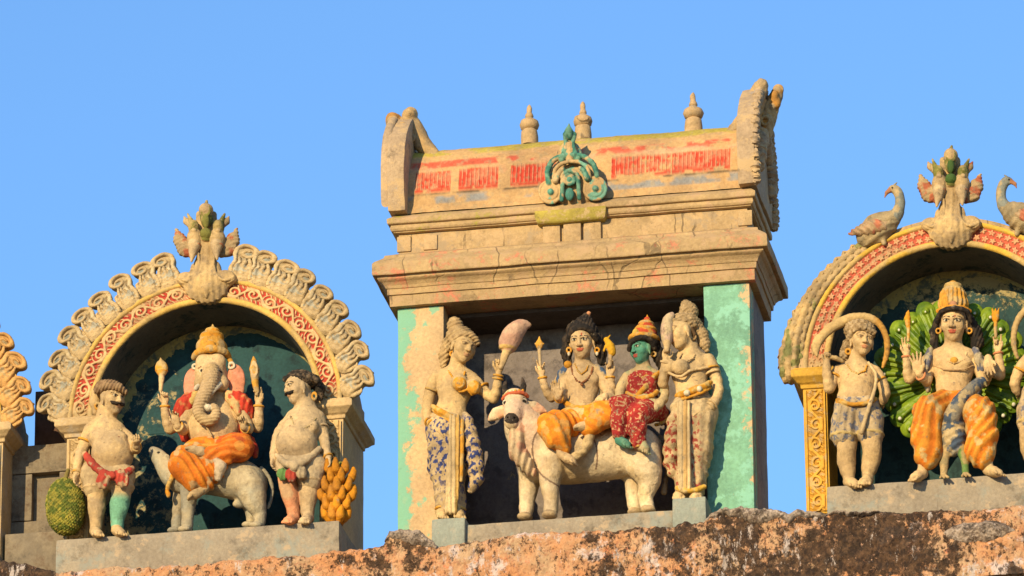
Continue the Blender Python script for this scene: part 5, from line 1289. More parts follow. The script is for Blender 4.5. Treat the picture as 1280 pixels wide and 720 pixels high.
for l, f, r_ in ((((886, 449, 2), (898, 486, 3)), .45, 10.6), (((893, 502, -5), (883, 512, -13)), .6, 7), (((830, 462, -13), (832, 448, -17)), .75, 6.4)): bangle(S, *l, f, r_, 1.5, sk)
bangle(S, (893, 502, -5), (883, 512, -13), .3, 7.6, 1.4, sk); bangle(S, (886, 449, 2), (898, 486, 3), .3, 11, 1.3, g3); S.tor((866, 419, -9), 3.6, 1.4, (.3, .2, .1))
carve('jewellery', S, root, M['paint'], AT)
S = Sculpt(.65)
S.tube([(833, 436, -24), (833, 424, -22)], [3.4, 5], sk, k=1); S.tube([(833, 424, -21), (833, 410, -20), (835, 398, -19), (840, 390, -18)], [6, 7.5, 6, 2], blotch((.50, .36, .30), (.5, .4, .28), .1), k=3, sm=3)
carve('fly_whisk', S, root, M['paint'], AT)

# --- white bull
AT = (735, 646, -.06)
root = new_statue('bull_statue', 'large white bull statue with red headband carrying the two seated riders', AT)
S = Sculpt(.8); wb = lambda p: cmix(cmix((.70, .58, .43), (.58, .45, .29), sstep(.42, .65, fbm(p[:, 0]*.04, p[:, 1]*.04, p[:, 2]*.04, 4))), (.68, .50, .40), sstep(.5, .7, fbm(p[:, 0]*.03, p[:, 1]*.03, 2, 9))*sstep(700, 660, p[:, 0]))
S.tube([(682, 572, 0), (712, 570, 0), (745, 568, 0), (778, 564, 0), (802, 567, 0)], [30, 32, 31, 30.5, 28], wb, k=6, sm=2); S.ell((670, 570, -8), (25, 31, 25), wb, k=8)
S.tube([(676, 562, -8), (664, 548, -16), (655, 530, -24), (649, 514, -30)], [28, 27, 24, 16], wb, k=6, sm=2)
S.ell((643, 499, -36), (15, 15, 15), wb, k=4); S.tube([(643, 505, -40), (641, 517, -48), (639, 526, -52)], [13.5, 11, 9], wb, k=4); S.ell((639, 530, -50), (6, 3.5, 6), wb, k=2)
for sg in (-1, 1): S.cap((643+sg*6, 496, -46), (643+sg*11, 497, -42), 4, 3, wb, k=3)
S.ell((631, 502, -44), (3.6, 3, 3.6), WHITE, k=1); S.ell((655, 500, -44), (3.6, 3, 3.6), WHITE, k=1)
for x, y in ((631, 502), (655, 500)): S.paint_ell((x, y, -46), (2.4, 2.2, 6), BLACK); S.paint_tube([(x-5, y-3, -44), (x, y-5, -47), (x+5, y-3, -44)], 1.1, BLACK)
pe = lambda p: cmix((.70, .40, .28), (.62, .5, .36), sstep(.4, .6, fbm(p[:, 0]*.1, p[:, 1]*.1, 0, 2)))
S.tube([(631, 510, -36), (620, 516, -34), (611, 523, -33)], [5, 7, 2], pe, k=3, sm=2, disp=lambda x, y, z: np.maximum(np.abs(z+34)-3, 0)*.6); S.tube([(657, 507, -36), (668, 508, -34), (682, 513, -32)], [5, 7, 2], pe, k=3, sm=2, disp=lambda x, y, z: np.maximum(np.abs(z+34)-3, 0)*.6)
S.paint_f(lambda x, y, z: np.where((z < -52) & (y > 536.) & (y < 552), np.hypot((x-649)*.9, (y-543)*1.2)-8.2, 1), (.035, .026, .022))
S.ell((635, 521, -58), (1.6, 1.3, 2), None, op='-', k=.5); S.ell((643, 521, -58), (1.6, 1.3, 2), None, op='-', k=.5)
dl = lambda p: cmix((.60, .34, .24), (.62, .48, .33), sstep(.4, .6, fbm(p[:, 0]*.08, p[:, 1]*.08, 0, 12)))
S.tube([(648, 534, -42), (645, 550, -42), (646, 564, -40), (655, 576, -36), (664, 590, -30)], [8, 9, 9.5, 8, 5], dl, k=5, sm=2, disp=foldy((1, .35, 0), .7, 1.1))
S.tube([(692, 560, -22), (689, 588, -22), (687, 606, -20), (689, 626, -20), (688, 642, -20)], [19, 13.5, 10, 7.5, 7.6], wb, k=6, sm=2); S.tube([(664, 584, 6), (661, 604, 6), (659, 624, 6), (657, 644, 4)], [15, 11, 8.4, 7.6], wb, k=6, sm=2)
S.tube([(798, 562, -14), (806, 584, -20), (812, 602, -17), (806, 620, -14), (811, 638, -16)], [28, 20, 11, 7.4, 7.6], wb, k=6, sm=2); S.tube([(788, 580, 14), (794, 602, 14), (792, 620, 14), (795, 640, 12)], [18, 11, 8, 7.6], wb, k=6, sm=2)
for x, y, w_ in ((687, 643, -24), (656, 646, 0), (810, 637, -20), (794, 641, 9)): S.ell((x, y, w_), (9.5, 5, 10), blotch((.5, .38, .24), (.4, .3, .2), .1), k=1.5)
S.tube([(826, 548, 4), (834, 556, 5), (836, 575, 4), (832, 600, 3), (830, 615, 3)], [4.5, 3.6, 3, 2.6, 4], (.30, .22, .15), k=2, sm=2)
S.paint_tube([(650, 583, -34), (658, 598, -36), (668, 606, -34), (680, 602, -42)], 1.3, (.22, .07, .06))
S.paint_tube([(636, 546, -60), (640, 566, -55), (650, 583, -48)], 1.2, (.45, .12, .1))
S.paint_f(lambda x, y, z: np.where(z < -20, np.abs(np.hypot((x-712)/1.0, (y-577)/1.)-40)-1.0, 1), (.25, .17, .13))
carve('body', S, root, M['paint'], AT)
S = Sculpt(.65); hn = blotch((.022, .018, .016), (.07, .05, .04), .2)
S.tube([(632, 491, -34), (630, 482, -34), (632, 473, -34)], [4.2, 3.4, .8], hn, k=1, sm=2)
carve('horn', S, root, M['paint'], AT)
S = Sculpt(.65); S.tube([(652, 489, -34), (654, 480, -34), (652, 470, -34)], [4.2, 3.4, .8], hn, k=1, sm=2)
carve('horn', S, root, M['paint'], AT)
S = Sculpt(.65); S.tube([(628, 497, -44), (634, 491, -48), (644, 489, -50), (653, 489, -48), (659, 494, -42)], 2.4, (.48, .11, .05), k=.5, sm=2); beads(S, [(629, 493, -43), (635, 488, -46), (644, 486, -48), (653, 486, -46), (658, 490, -42)], 1.8, gd2, 3.4)
carve('headband', S, root, M['paint'], AT)

# --- seated man rider
AT = (728, 540, -.06)
root = new_statue('seated_man_statue', 'seated man statue with piled black hair, bead necklaces and orange loincloth on the white bull', AT)
S = Sculpt(.7); sk = blotch((.62, .45, .27), (.54, .39, .23), .05, .45, .65, 41)
fr = frame(-4, 14, 3)
face(S, (727, 427, -22), 42, fr, sk, lips=(.52, .12, .07)); S.paint_ell((726, 415, -42), (1.3, 2.6, 6), (.45, .08, .05))
S.tube([(728, 446, -14), (729, 460, -12)], [9.5, 11], sk, k=5)
S.ell((729, 466, -11), (26, 12, 13), sk, k=6); S.ell((728, 482, -12), (21, 22, 16), sk, k=6); S.ell((726, 502, -12), (18, 16, 14), sk, k=6); S.ell((727, 520, -10), (24, 16, 18), sk, k=6)
S.ell((718, 473, -22), (9, 7, 5), sk, k=5); S.ell((739, 473, -22), (9, 7, 5), sk, k=5)
limb(S, [(706, 468, -6), (696, 482, -6), (689, 496, -8), (681, 484, -16), (677, 468, -20)], [9, 8.4, 7.4, 6, 4.8], sk, sm=2)
hand(S, q((677, 469, -20)), (-.08, -1, -.1), (.3, 0, -1), 21, sk, curls=(15, 70, 80, 30), thumb=-1)
limb(S, [(707, 469, -12), (703, 484, -16), (702, 497, -22), (697, 496, -34)], [9, 8.4, 7.2, 5.4], sk, sm=2)
hand(S, q((698, 497, -34)), (-.22, -1, -.25), (.1, .1, -1), 23, sk, curl=6, spread=10, thumb=1)
limb(S, [(751, 468, -6), (760, 482, -6), (766, 494, -8), (764, 482, -16), (762, 468, -19)], [9, 8.4, 7.4, 6, 4.8], sk, sm=2)
hand(S, q((762, 469, -19)), (.05, -1, -.1), (-.2, 0, -1), 21, sk, curls=(20, 65, 75, 35), thumb=1)
limb(S, [(750, 469, -12), (757, 484, -16), (763, 497, -20), (756, 495, -34)], [9, 8.4, 7.2, 5.6], sk, sm=2)
hand(S, q((757, 494, -34)), (-.5, .5, -.5), (-.1, .5, .6), 21, sk, curl=25, thumb=1)
limb(S, [(718, 525, -18), (695, 532, -42), (690, 545, -44)], [12, 12, 9], sk); limb(S, [(738, 522, -20), (757, 517, -40), (738, 528, -46)], [12, 11, 7], sk)
limb(S, [(690, 545, -44), (701, 562, -42), (705, 569, -42)], [8, 6.5, 6], sk); foot(S, (702, 567, -42), (717, 577, -48), 6, sk)
limb(S, [(738, 528, -46), (730, 532, -48)], [7, 6], sk); foot(S, (736, 531, -47), (720, 534, -51), 5.6, sk)
carve('body', S, root, M['paint'], AT)
S = Sculpt(.65); hb = blotch((.016, .013, .012), (.05, .035, .025), .2)
hs2 = foldy((1, .3, .2), 1.5, .45)
S.ell((728, 414, -15), (20, 15, 19), hb, k=2, disp=hs2); S.tube([(711, 424, -24), (716, 413, -33), (727, 408, -36), (738, 412, -33), (745, 423, -24)], [4, 4, 4, 4, 4], hb, k=2, sm=2)
S.ell((731, 402, -14), (11, 8, 11), hb, k=2, disp=hs2); S.ell((733, 395, -14), (6, 5, 6), hb, k=2); S.ell((736, 390.5, -18), (2.8, 2.4, 2.6), (.58, .28, .16), k=.5)
S.tube([(710, 424, -14), (708, 440, -10), (709, 454, -8)], [7, 7, 5], hb, k=3, disp=hs2); S.tube([(747, 422, -14), (751, 440, -10), (752, 452, -8)], [7, 7, 5], hb, k=3, disp=hs2)
carve('hair', S, root, M['paint'], AT)
S = Sculpt(.7)
dh3 = foldpaint((.5, -.6, .4), .55, (.72, .22, .014), (.77, .29, .022), (.64, .34, .10)); dgr = stripes((.50, .36, .18), (.60, .40, .12), (.3, 1, 0), .8, .3)
S.ell((727, 523, -10), (29, 17, 22), dgr, k=4)
S.tube([(718, 530, -20), (700, 532, -38), (690, 532, -42)], [17, 18, 17], dh3, k=4, disp=fo); S.tube([(690, 534, -42), (697, 548, -44), (705, 558, -42)], [17, 14, 9], dh3, k=5, disp=fo)
S.tube([(737, 525, -22), (753, 517, -38), (759, 516, -40)], [15.5, 16, 15], dh3, k=4, disp=foldy((.2, 1, 0), .6, .8)); S.tube([(758, 520, -42), (742, 530, -46), (732, 536, -44)], [13, 11, 8], dh3, k=4)
S.tube([(716, 512, -26), (730, 516, -32), (738, 530, -38), (735, 552, -42), (724, 566, -42), (713, 573, -42)], [4, 5, 6, 6, 5.5, 3.5], (.56, .42, .24), k=2, sm=2, disp=foldy((.3, 1, 0), .8, .5))
carve('loincloth', S, root, M['paint'], AT)
S = Sculpt(.65)
S.tube([(707, 503, -22), (716, 508, -28), (728, 510, -30), (740, 507, -28), (748, 501, -20)], 3.2, g3, k=1, sm=2); beads(S, [(708, 507, -22), (717, 513, -28), (728, 515, -30), (741, 512, -28), (748, 506, -20)], 2, g3, 3.4)
carve('waist_belt', S, root, M['paint'], AT)
S = Sculpt(.6)
bd = blotch((.16, .06, .03), (.30, .12, .05), .3)
beads(S, [(714, 457, -20), (716, 468, -26), (721, 475, -28), (727, 478, -29), (734, 474, -28), (739, 467, -26), (741, 457, -20)], 1.5, bd, 2.4)
beads(S, [(719, 455, -22), (722, 463, -26), (727, 467, -28), (733, 462, -26), (736, 455, -22)], 1.3, g3, 2.2); S.ell((727, 480, -31), (2.2, 2.6, 2), bd)
for l, f, r_ in ((((706, 468, -6), (689, 496, -8)), .5, 9.2), (((681, 484, -16), (677, 468, -20)), .75, 6), (((764, 482, -16), (762, 468, -19)), .75, 6), (((751, 468, -6), (766, 494, -8)), .5, 9.2), (((702, 497, -22), (697, 496, -34)), .7, 6.6)): bangle(S, *l, f, r_, 1.4, g3)
for x in (711, 746): S.tor((x, 437, -20), 2.8, 1.2, g3); S.ell((x, 442, -20), (1.8, 2.6, 1.8), WHITE)
carve('jewellery', S, root, M['paint'], AT)
S = Sculpt(.7); bc = blotch((.06, .11, .24), (.45, .36, .24), .12, .45, .58)
S.tube([(712, 460, -14), (703, 468, -14), (701, 482, -10), (704, 500, -6)], [5, 6, 6, 5], bc, k=2, sm=2); S.tube([(746, 460, -14), (755, 470, -12), (757, 482, -8), (752, 500, -5)], [5, 6, 6, 5], bc, k=2, sm=2); S.ell((710, 455, -20), (5, 4.5, 4), (.68, .32, .03), k=1)
carve('shawl', S, root, M['paint'], AT)
S = Sculpt(.65)
S.tube([(675, 455, -26), (674, 440, -26), (674, 432, -26)], [2, 2, 2.6], pale, k=1); S.ell((674, 430, -26), (4.6, 6, 3.4), gd, k=1); S.cap((674, 427, -26), (674, 420, -26), 2.6, .7, gd); S.cap((674, 431, -26), (668, 429, -26), 2.2, .7, gd); S.cap((674, 431, -26), (680, 429, -26), 2.2, .7, gd)
carve('small_trident', S, root, M['paint'], AT)
S = Sculpt(.65); yd = (.64, .36, .02)
S.tube([(762, 456, -26), (763, 446, -26), (764, 440, -26)], [2.4, 2.6, 3], sk, k=1); S.tube([(765, 440, -26), (763, 432, -26), (759, 425, -26)], [4.6, 5, 3], yd, k=1.5, sm=2); S.ell((758, 424, -26), (3.4, 3, 3), yd, k=1); S.cap((760, 422, -25), (763, 418, -24), 1.4, .6, yd); S.tube([(757, 432, -28), (755, 438, -28)], 1.4, yd)
carve('small_deer', S, root, M['paint'], AT)

# --- green faced woman rider
AT = (800, 540, -.06)
root = new_statue('seated_woman_statue', 'seated woman statue with green face, conical red crown and red sari on the white bull', AT)
S = Sculpt(.7); gs = blotch((.085, .30, .235), (.20, .38, .26), .06, .42, .62, 4); sk = blotch((.54, .42, .25), (.36, .40, .25), .06, .5, .66, 14)
fr = frame(-36, 12, 2)
face(S, (801, 436, -20), 37, fr, gs, lips=(.45, .09, .07))
S.tube([(804, 453, -14), (805, 464, -12)], [8.5, 10], sk, k=4)
S.ell((804, 470, -11), (23, 11, 12), sk, k=5); S.ell((803, 486, -12), (19, 18, 15), sk, k=5)
S.ell((803, 510, -14), (25, 17, 19), sk, k=6)
limb(S, [(824, 471, -8), (829, 484, -8), (829, 498, -12), (818, 510, -26), (806, 513, -34)], [8.6, 8, 7.2, 6, 5], sk, sm=2)
hand(S, q((806, 513, -34)), (-1, .1, -.3), (0, .6, .5), 20, sk, curl=22, thumb=1)
limb(S, [(784, 471, -10), (777, 484, -14), (774, 496, -20), (782, 506, -32)], [8.4, 7.8, 7, 5], sk, sm=2)
hand(S, q((782, 506, -33)), (.7, .4, -.5), (0, .6, .5), 18, sk, curl=22, thumb=-1)
limb(S, [(796, 512, -22), (772, 509, -42), (773, 540, -46)], [10, 9, 7], gs); limb(S, [(806, 514, -24), (796, 519, -42), (797, 552, -46)], [10, 9, 7], sk)
limb(S, [(773, 540, -46), (774, 549, -46)], [7.5, 6.5], gs); foot(S, (775, 550, -46), (784, 556, -54), 5.8, gs); limb(S, [(797, 552, -46), (800, 558, -46)], [7, 6], sk); foot(S, (802, 553, -46), (807, 563, -52), 5.6, sk)
carve('body', S, root, M['paint'], AT)
rdx = blotch((.42, .035, .025), (.50, .16, .08), .22, .5, .62, 7)
rpat = lambda p: cmix(cmix((.40, .035, .028), (.30, .02, .02), sstep(.4, .6, fbm(p[:, 0]*.1, p[:, 1]*.1, 0, 2))), (.56, .34, .20), sstep(.585, .62, fbm(p[:, 0]*.42, p[:, 1]*.42, p[:, 2]*.42, 5)))
S = Sculpt(.7)
S.ell((804, 474, -12), (20.5, 12, 14.5), rpat, k=4); S.ell((803, 487, -13), (20, 16, 16), rpat, k=4); S.ell((795, 478, -24), (8.5, 8, 7), rpat, k=3); S.ell((811, 478, -24), (8.5, 8, 7), rpat, k=3)
S.tube([(823, 466, -12), (816, 472, -24), (806, 484, -28), (796, 494, -25)], [3, 3, 3, 2.6], g3, k=1, sm=2)
S.ell((803, 512, -12), (27, 17, 20), rpat, k=4)
S.tube([(796, 512, -22), (780, 508, -38), (772, 508, -42)], [14, 14, 13], rpat, k=4, disp=foldy((.3, 1, 0), .6, .6)); S.tube([(772, 509, -42), (773, 526, -46), (774, 541, -46)], [13, 11, 9], rpat, k=4, disp=foldy((1, .2, 0), .7, .6))
S.tube([(806, 514, -24), (799, 516, -40), (796, 519, -42)], [15, 13, 12], rpat, k=4); S.tube([(796, 520, -43), (796, 536, -46), (797, 552, -46)], [12, 11, 9.5], rpat, k=4, disp=foldy((1, .2, 0), .7, .6))
S.tube([(818, 504, -4), (826, 516, -2), (829, 526, -2)], [9, 9, 6], rdx, k=4, disp=foldy((1, .3, 0), .8, .8)); S.tube([(788, 558, -46), (797, 556, -52), (806, 552, -48)], 1.8, g3, k=.5)
S.tube([(820, 531, -6), (828, 529, -7), (835, 523, -4)], 2, g3, k=.5)
carve('sari', S, root, M['paint'], AT)
S = Sculpt(.65); S.ell((807, 428, -14), (18, 14, 17), hb, k=2); S.tube([(817, 432, -12), (825, 446, -8), (828, 458, -4)], [8, 9, 6], hb, k=3, disp=hs2); S.tube([(786, 436, -26), (790, 426, -33), (800, 421, -36), (812, 424, -31), (818, 434, -22)], 3, hb, k=1, sm=2)
carve('hair', S, root, M['paint'], AT)
S = Sculpt(.65); rc = blotch((.48, .07, .03), (.60, .30, .05), .16, .48, .58, 2)
S.tor((805, 423, -17), (17, 16), 3, gd, rot=ring_h, k=1); S.ell((806, 418, -16), (15.5, 9, 15), rc, k=2); S.ell((807, 411, -16), (13, 6, 13), rc, k=1); S.tor((807, 412, -16), 12.5, 1.8, gd, rot=ring_h, k=.5); S.ell((808, 405, -16), (9.5, 5.5, 9.5), rc, k=1); S.tor((808, 404, -16), 8.6, 1.5, gd, rot=ring_h, k=.5); S.ell((809, 399, -16), (4, 3.6, 4), rc, k=1); S.cap((809, 398, -16), (809, 393, -16), 2.4, .7, gd2, k=1)
S.ell((794, 416, -30), (4, 6, 3), (.6, .4, .08), k=1)
carve('crown', S, root, M['paint'], AT)
S = Sculpt(.65); S.tube([(784, 491, -22), (792, 496, -29), (803, 497, -31), (815, 494, -27), (821, 489, -20)], 2.8, g3, k=.5, sm=2)
beads(S, [(794, 462, -20), (797, 469, -26), (802, 472, -27), (808, 468, -25), (812, 461, -18)], 1.4, g3, 2.4); S.tor((817, 442, -18), 2.8, 1.3, gd)
for l, f, r_ in ((((824, 471, -8), (829, 498, -12)), .4, 8.8), (((818, 510, -26), (806, 513, -34)), .6, 6.2)): bangle(S, *l, f, r_, 1.4, g3)
carve('jewellery', S, root, M['paint'], AT)

# --- right niche: boy in shorts with a hoop, and his half seen counterpart
def boy(AT, dx, dy, name, label, twin=False):
    root = new_statue(name, label, (AT[0]+dx, AT[1]+dy, AT[2]))
    AT2 = (AT[0]+dx, AT[1]+dy, AT[2])
    sg = -1 if twin else 1
    ax = 1188
    def m(x, y, w=0.): return ((x if not twin else 2*ax-x), y-(0 if not twin else (2*ax-2*x)*.0+ (ax-x)*2*.07), w)
    if True:
        S = Sculpt(.7); sk = blotch((.58, .42, .24), (.50, .36, .21), .05, .45, .65, 51)
        fr = frame(24*sg, 8, 0)
        face(S, m(1077, 424, -8), 40, fr, sk, lips=(.52, .24, .14), brow=(.26, .17, .1), soft=True)
        S.tube([m(1072, 442, 0), m(1071, 455, 1)], [10, 11], sk, k=4)
        S.ell(m(1071, 462, 2), (26, 12, 13), sk, k=6); S.ell(m(1071, 478, 0), (24, 22, 17), sk, k=6); S.ell(m(1070, 498, -2), (24, 18, 17), sk, k=6)
        S.tube([m(1058, 528, 0), m(1058, 548, -3), m(1058, 562, -5), m(1058, 578, 0), m(1061, 596, 0)], [15, 13.5, 11, 11, 7.6], sk, k=2.5, sm=2); S.tube([m(1086, 526, 0), m(1088, 545, -4), m(1090, 560, -6), m(1089, 575, 0), m(1085, 593, 0)], [15, 13.5, 11, 11, 7.6], sk, k=3, sm=2)
        foot(S, m(1061, 602, -2), m(1068, 606, -24), 7, sk); foot(S, m(1085, 599, -2), m(1080, 603, -24), 7, sk)
        limb(S, [m(1048, 463, 2), m(1040, 474, -2), m(1036, 484, -8), m(1033, 468, -14), m(1032, 452, -16)], [9.4, 9, 8.4, 7, 5.4], sk, sm=2)
        hand(S, q(m(1032, 453, -16)), (.05*sg, -1, -.1), (.5*sg, 0, -1), 20, sk, curl=65, thumb=-sg)
        limb(S, [m(1094, 464, 2), m(1102, 476, 5), m(1107, 491, 6), m(1103, 502, 12)], [9.4, 9, 8.2, 6], sk, sm=2)
        hand(S, q(m(1104, 500, 12)), (-.7*sg, .5, .5), (-.3*sg, 0, 1), 19, sk, curl=30, thumb=sg)
        for x in (1060, 1082): S.paint_ell(m(x, 467, -15), (1.6, 1.4, 4), (.4, .2, .12))
        carve('body', S, root, M['paint'], AT2)
        S = Sculpt(.65); hr = blotch((.40, .30, .19), (.26, .18, .10), .25, .4, .6)
        cu = lambda x, y, z: 1.2*np.sin(x*.8)*np.sin(y*.8)*np.sin(z*.8+1)
        S.ell(m(1075, 412, -2), (20, 14, 19), hr, k=2, disp=cu); S.ell(m(1060, 432, 2), (8, 9, 9), hr, k=3, disp=cu); S.ell(m(1056, 442, 3), (7, 8, 8), hr, k=3, disp=cu)
        S.tube([m(1061, 420, -12), m(1068, 410, -20), m(1080, 408, -22), m(1091, 414, -16)], 4, hr, k=2, sm=2, disp=cu)
        carve('hair', S, root, M['paint'], AT2)
        S = Sculpt(.7)
        sh = lambda p: cmix(cmix((.54, .42, .28), (.45, .36, .25), sstep(.4, .6, fbm(p[:, 0]*.08, p[:, 1]*.08, 0, 2))), (.10, .14, .27), sstep(.55, .61, fbm(p[:, 0]*.22, p[:, 1]*.22, p[:, 2]*.2, 26))*.8)
        S.ell(m(1071, 508, 0), (28, 18, 20), sh, k=4); S.tube([m(1060, 510, -1), m(1057, 528, -2), m(1056, 543, -4)], [17, 18, 18.5], sh, k=4, disp=foldy((1, .25, 0), .6, .8)); S.tube([m(1082, 510, -1), m(1087, 526, -3), m(1088, 541, -5)], [17, 17.5, 17], sh, k=4, disp=foldy((1, -.2, 0), .6, .8))
        S.tor(m(1056, 546, -4), 17.5, 1.8, (.55, .42, .2), rot=ring_h); S.tor(m(1088, 543, -5), 16, 1.8, (.55, .42, .2), rot=ring_h); S.tube([m(1046, 500, -12), m(1058, 504, -20), m(1071, 505, -22), m(1084, 503, -20), m(1094, 498, -12)], 2.6, g3, k=.5, sm=2)
        carve('shorts', S, root, M['paint'], AT2)
        S = Sculpt(.65)
        S.tube([m(1085, 452, -11), m(1094, 466, -15), m(1093, 484, -20), m(1086, 505, -24), m(1080, 525, -26), m(1076, 540, -26)], [1.6, 1.8, 2.2, 2.6, 2.6, 3], (.58, .44, .26), k=.5, sm=2)
        S.tor(m(1060, 438, -5), 3.2, 1.5, gd); bangle(S, m(1048, 463, 2), m(1036, 484, -8), .4, 10, 1.5, g3); bangle(S, m(1094, 464, 2), m(1107, 491, 6), .4, 10, 1.5, g3)
        beads(S, [m(1059, 455, -11), m(1064, 463, -15), m(1072, 466, -17), m(1081, 462, -14), m(1084, 454, -9)], 1.3, g3, 2.4)
        carve('cord', S, root, M['paint'], AT2)
        S = Sculpt(.75); hp = lambda p: cmix((.50, .36, .18), (.48, .26, .06), sstep(1090, 1100, p[:, 0]) if not twin else 0*p[:, 0])
        fl = lambda x, y, z: np.maximum(np.abs(z+6)-4, 0)*.25
        S.tube([m(1020, 440, -14), m(1023, 425, -12), m(1034, 411, -9), m(1050, 401, -6), m(1068, 395, -4), m(1086, 395, -3), m(1100, 404, -2), m(1108, 420, -2), m(1109, 440, 0), m(1104, 458, 3)], [2.5, 4.6, 5.8, 6, 5.4, 4.4, 3.8, 3.6, 3.6, 3.2], hp, k=2, sm=3, disp=fl)
        S.tube([m(1022, 420, -10), m(1018, 432, -12), m(1020, 443, -15)], [4, 5, 2], hp, k=2, sm=2); S.tube([m(1030, 444, -18), m(1044, 446, -14), m(1052, 450, -10)], [3, 3, 2.4], hp, k=1)
        carve('hoop', S, root, M['paint'], AT2)
    return root
AT = (1072, 606, -.13)
boy(AT, 0, 0, 'boy_statue', 'plump boy statue in blue marked shorts under a curved hoop beside the yellow column')
AT_T = (1304, 590, -.13)
boy(AT_T, 0, 0, 'boy_statue', 'attendant statue cut off by the right border beside the green feather fan', twin=True)

# --- seated figure on the peacock
AT = (1190, 597, -.07)
root = new_statue('seated_deity_statue', 'seated statue with tall ribbed crown, four raised hands and orange trousers before green feathers', AT)
S = Sculpt(.7); sk = blotch((.62, .45, .26), (.54, .38, .21), .05, .45, .65, 61)
fr = frame(-2, 12, 0)
face(S, (1191, 403, -18), 46, fr, sk, lips=(.55, .13, .08), w=1.02)
S.paint_ell((1191, 391, -40), (1.3, 2.6, 6), (.45, .08, .05))
S.tube([(1191, 424, -10), (1191, 438, -8)], [11, 12], sk, k=5)
S.ell((1191, 444, -7), (30, 13, 14), sk, k=6); S.ell((1191, 461, -8), (26, 22, 17), sk, k=6); S.ell((1191, 482, -8), (22, 18, 15), sk, k=6); S.ell((1191, 500, -8), (25, 16, 17), sk, k=6)
S.ell((1179, 451, -20), (10, 7, 5), sk, k=5); S.ell((1203, 451, -20), (10, 7, 5), sk, k=5)
limb(S, [(1163, 446, 2), (1148, 460, 1), (1136, 472, -2), (1133, 456, -8), (1132, 442, -10)], [9.8, 9, 8, 6.4, 5], sk, sm=2)
hand(S, q((1132, 443, -10)), (.0, -1, -.1), (.3, 0, -1), 23, sk, curls=(8, 12, 70, 80), thumb=-1)
limb(S, [(1219, 446, 2), (1236, 458, 1), (1250, 468, -2), (1249, 452, -8), (1247, 438, -10)], [9.8, 9, 8, 6.4, 5], sk, sm=2)
hand(S, q((1247, 439, -10)), (.0, -1, -.1), (-.3, 0, -1), 23, sk, curls=(10, 70, 80, 10), thumb=1)
limb(S, [(1164, 447, -4), (1159, 462, -8), (1157, 475, -14), (1147, 466, -28)], [9.8, 9, 8, 6], sk, sm=2)
hand(S, q((1147, 467, -28)), (-.2, -1, -.15), (-.05, .05, -1), 28, sk, curl=3, spread=16, thumb=1)
limb(S, [(1218, 447, -4), (1225, 462, -8), (1230, 476, -12), (1235, 465, -26)], [9.8, 9, 8, 6], sk, sm=2)
hand(S, q((1234, 448, -28)), (.1, 1, -.25), (0, .1, -1), 26, sk, curl=8, spread=16, thumb=-1); S.tube([(1235, 465, -26), (1234, 455, -28), (1234, 448, -27)], [6, 6, 5.5], sk, k=3)
limb(S, [(1180, 504, -14), (1158, 520, -36), (1152, 575, -34)], [13, 12, 8], sk); limb(S, [(1202, 504, -14), (1224, 520, -36), (1232, 570, -34)], [13, 12, 8], sk)
limb(S, [(1152, 575, -34), (1151, 588, -32), (1151, 591, -32)], [8, 7, 7], sk); foot(S, (1152, 591, -30), (1139, 598, -46), 6.6, sk); limb(S, [(1232, 570, -34), (1234, 584, -32), (1235, 587, -32)], [8, 7, 7], sk); foot(S, (1233, 587, -30), (1247, 591, -46), 6.6, sk)
carve('body', S, root, M['paint'], AT)
S = Sculpt(.7); do_ = foldpaint((1, .5, 0), .5, (.67, .19, .014), (.70, .29, .035), (.58, .40, .18), lo=.1, hi=.8); f2 = foldy((1, .5, 0), .5, 1.0)
S.ell((1191, 503, -6), (28, 16, 20), do_, k=4)
for kx, sx in ((1158, -1), (1224, 1)):
    S.tube([(1191+sx*12, 506, -16), (kx-sx*2, 516, -34), (kx-sx*1, 520, -36)], [18, 20, 19], do_, k=5, disp=f2); S.tube([(kx-sx*1, 522, -36), (kx-sx*-2, 545, -36), (kx+sx*-1, 564, -34), (kx-sx*-2, 573, -34)], [19, 19, 18, 13], do_, k=5, disp=f2)
carve('trousers', S, root, M['paint'], AT)
S = Sculpt(.65); S.ell((1192, 398, -10), (23, 19, 17), hb, k=2); S.tube([(1211, 400, -12), (1219, 414, -6), (1222, 427, -4), (1219, 436, -4)], [8, 8.5, 8, 5], hb, k=3, disp=hs2); S.tube([(1171, 402, -12), (1167, 414, -8), (1167, 427, -8), (1170, 434, -8)], [6, 5.5, 5, 4], hb, k=3, disp=hs2)
S.tube([(1170, 400, -24), (1174, 388, -33), (1191, 383, -39), (1208, 388, -33), (1212, 400, -24)], 3.0, hb, k=1, sm=2)
carve('hair', S, root, M['paint'], AT)
S = Sculpt(.65); rib = lambda x, y, z: .9*np.cos(np.arctan2(z+12, x-1193)*18)
S.ell((1191, 378, -12), (19, 14, 18), gd, k=1, disp=rib); S.ell((1191, 368, -12), (16.5, 11, 16.5), gd, k=2, disp=rib); S.ell((1191, 361, -12), (14.5, 4, 14.5), blotch((.56, .40, .17), (.5, .38, .24), .1), k=1); S.ell((1191, 356, -12), (12, 5, 12), blotch((.56, .40, .17), (.5, .38, .24), .1), k=1.5); S.ell((1191, 351.5, -12), (5, 3, 5), gd, k=1)
S.tube([(1171, 387, -22), (1180, 383, -30), (1191, 382, -34), (1202, 383, -30), (1211, 387, -22)], 2.6, gd2, k=.5, sm=2); S.ell((1190, 379, -32), (5, 5, 3), (.40, .2, .12), k=.6)
carve('crown', S, root, M['paint'], AT)
S = Sculpt(.65)
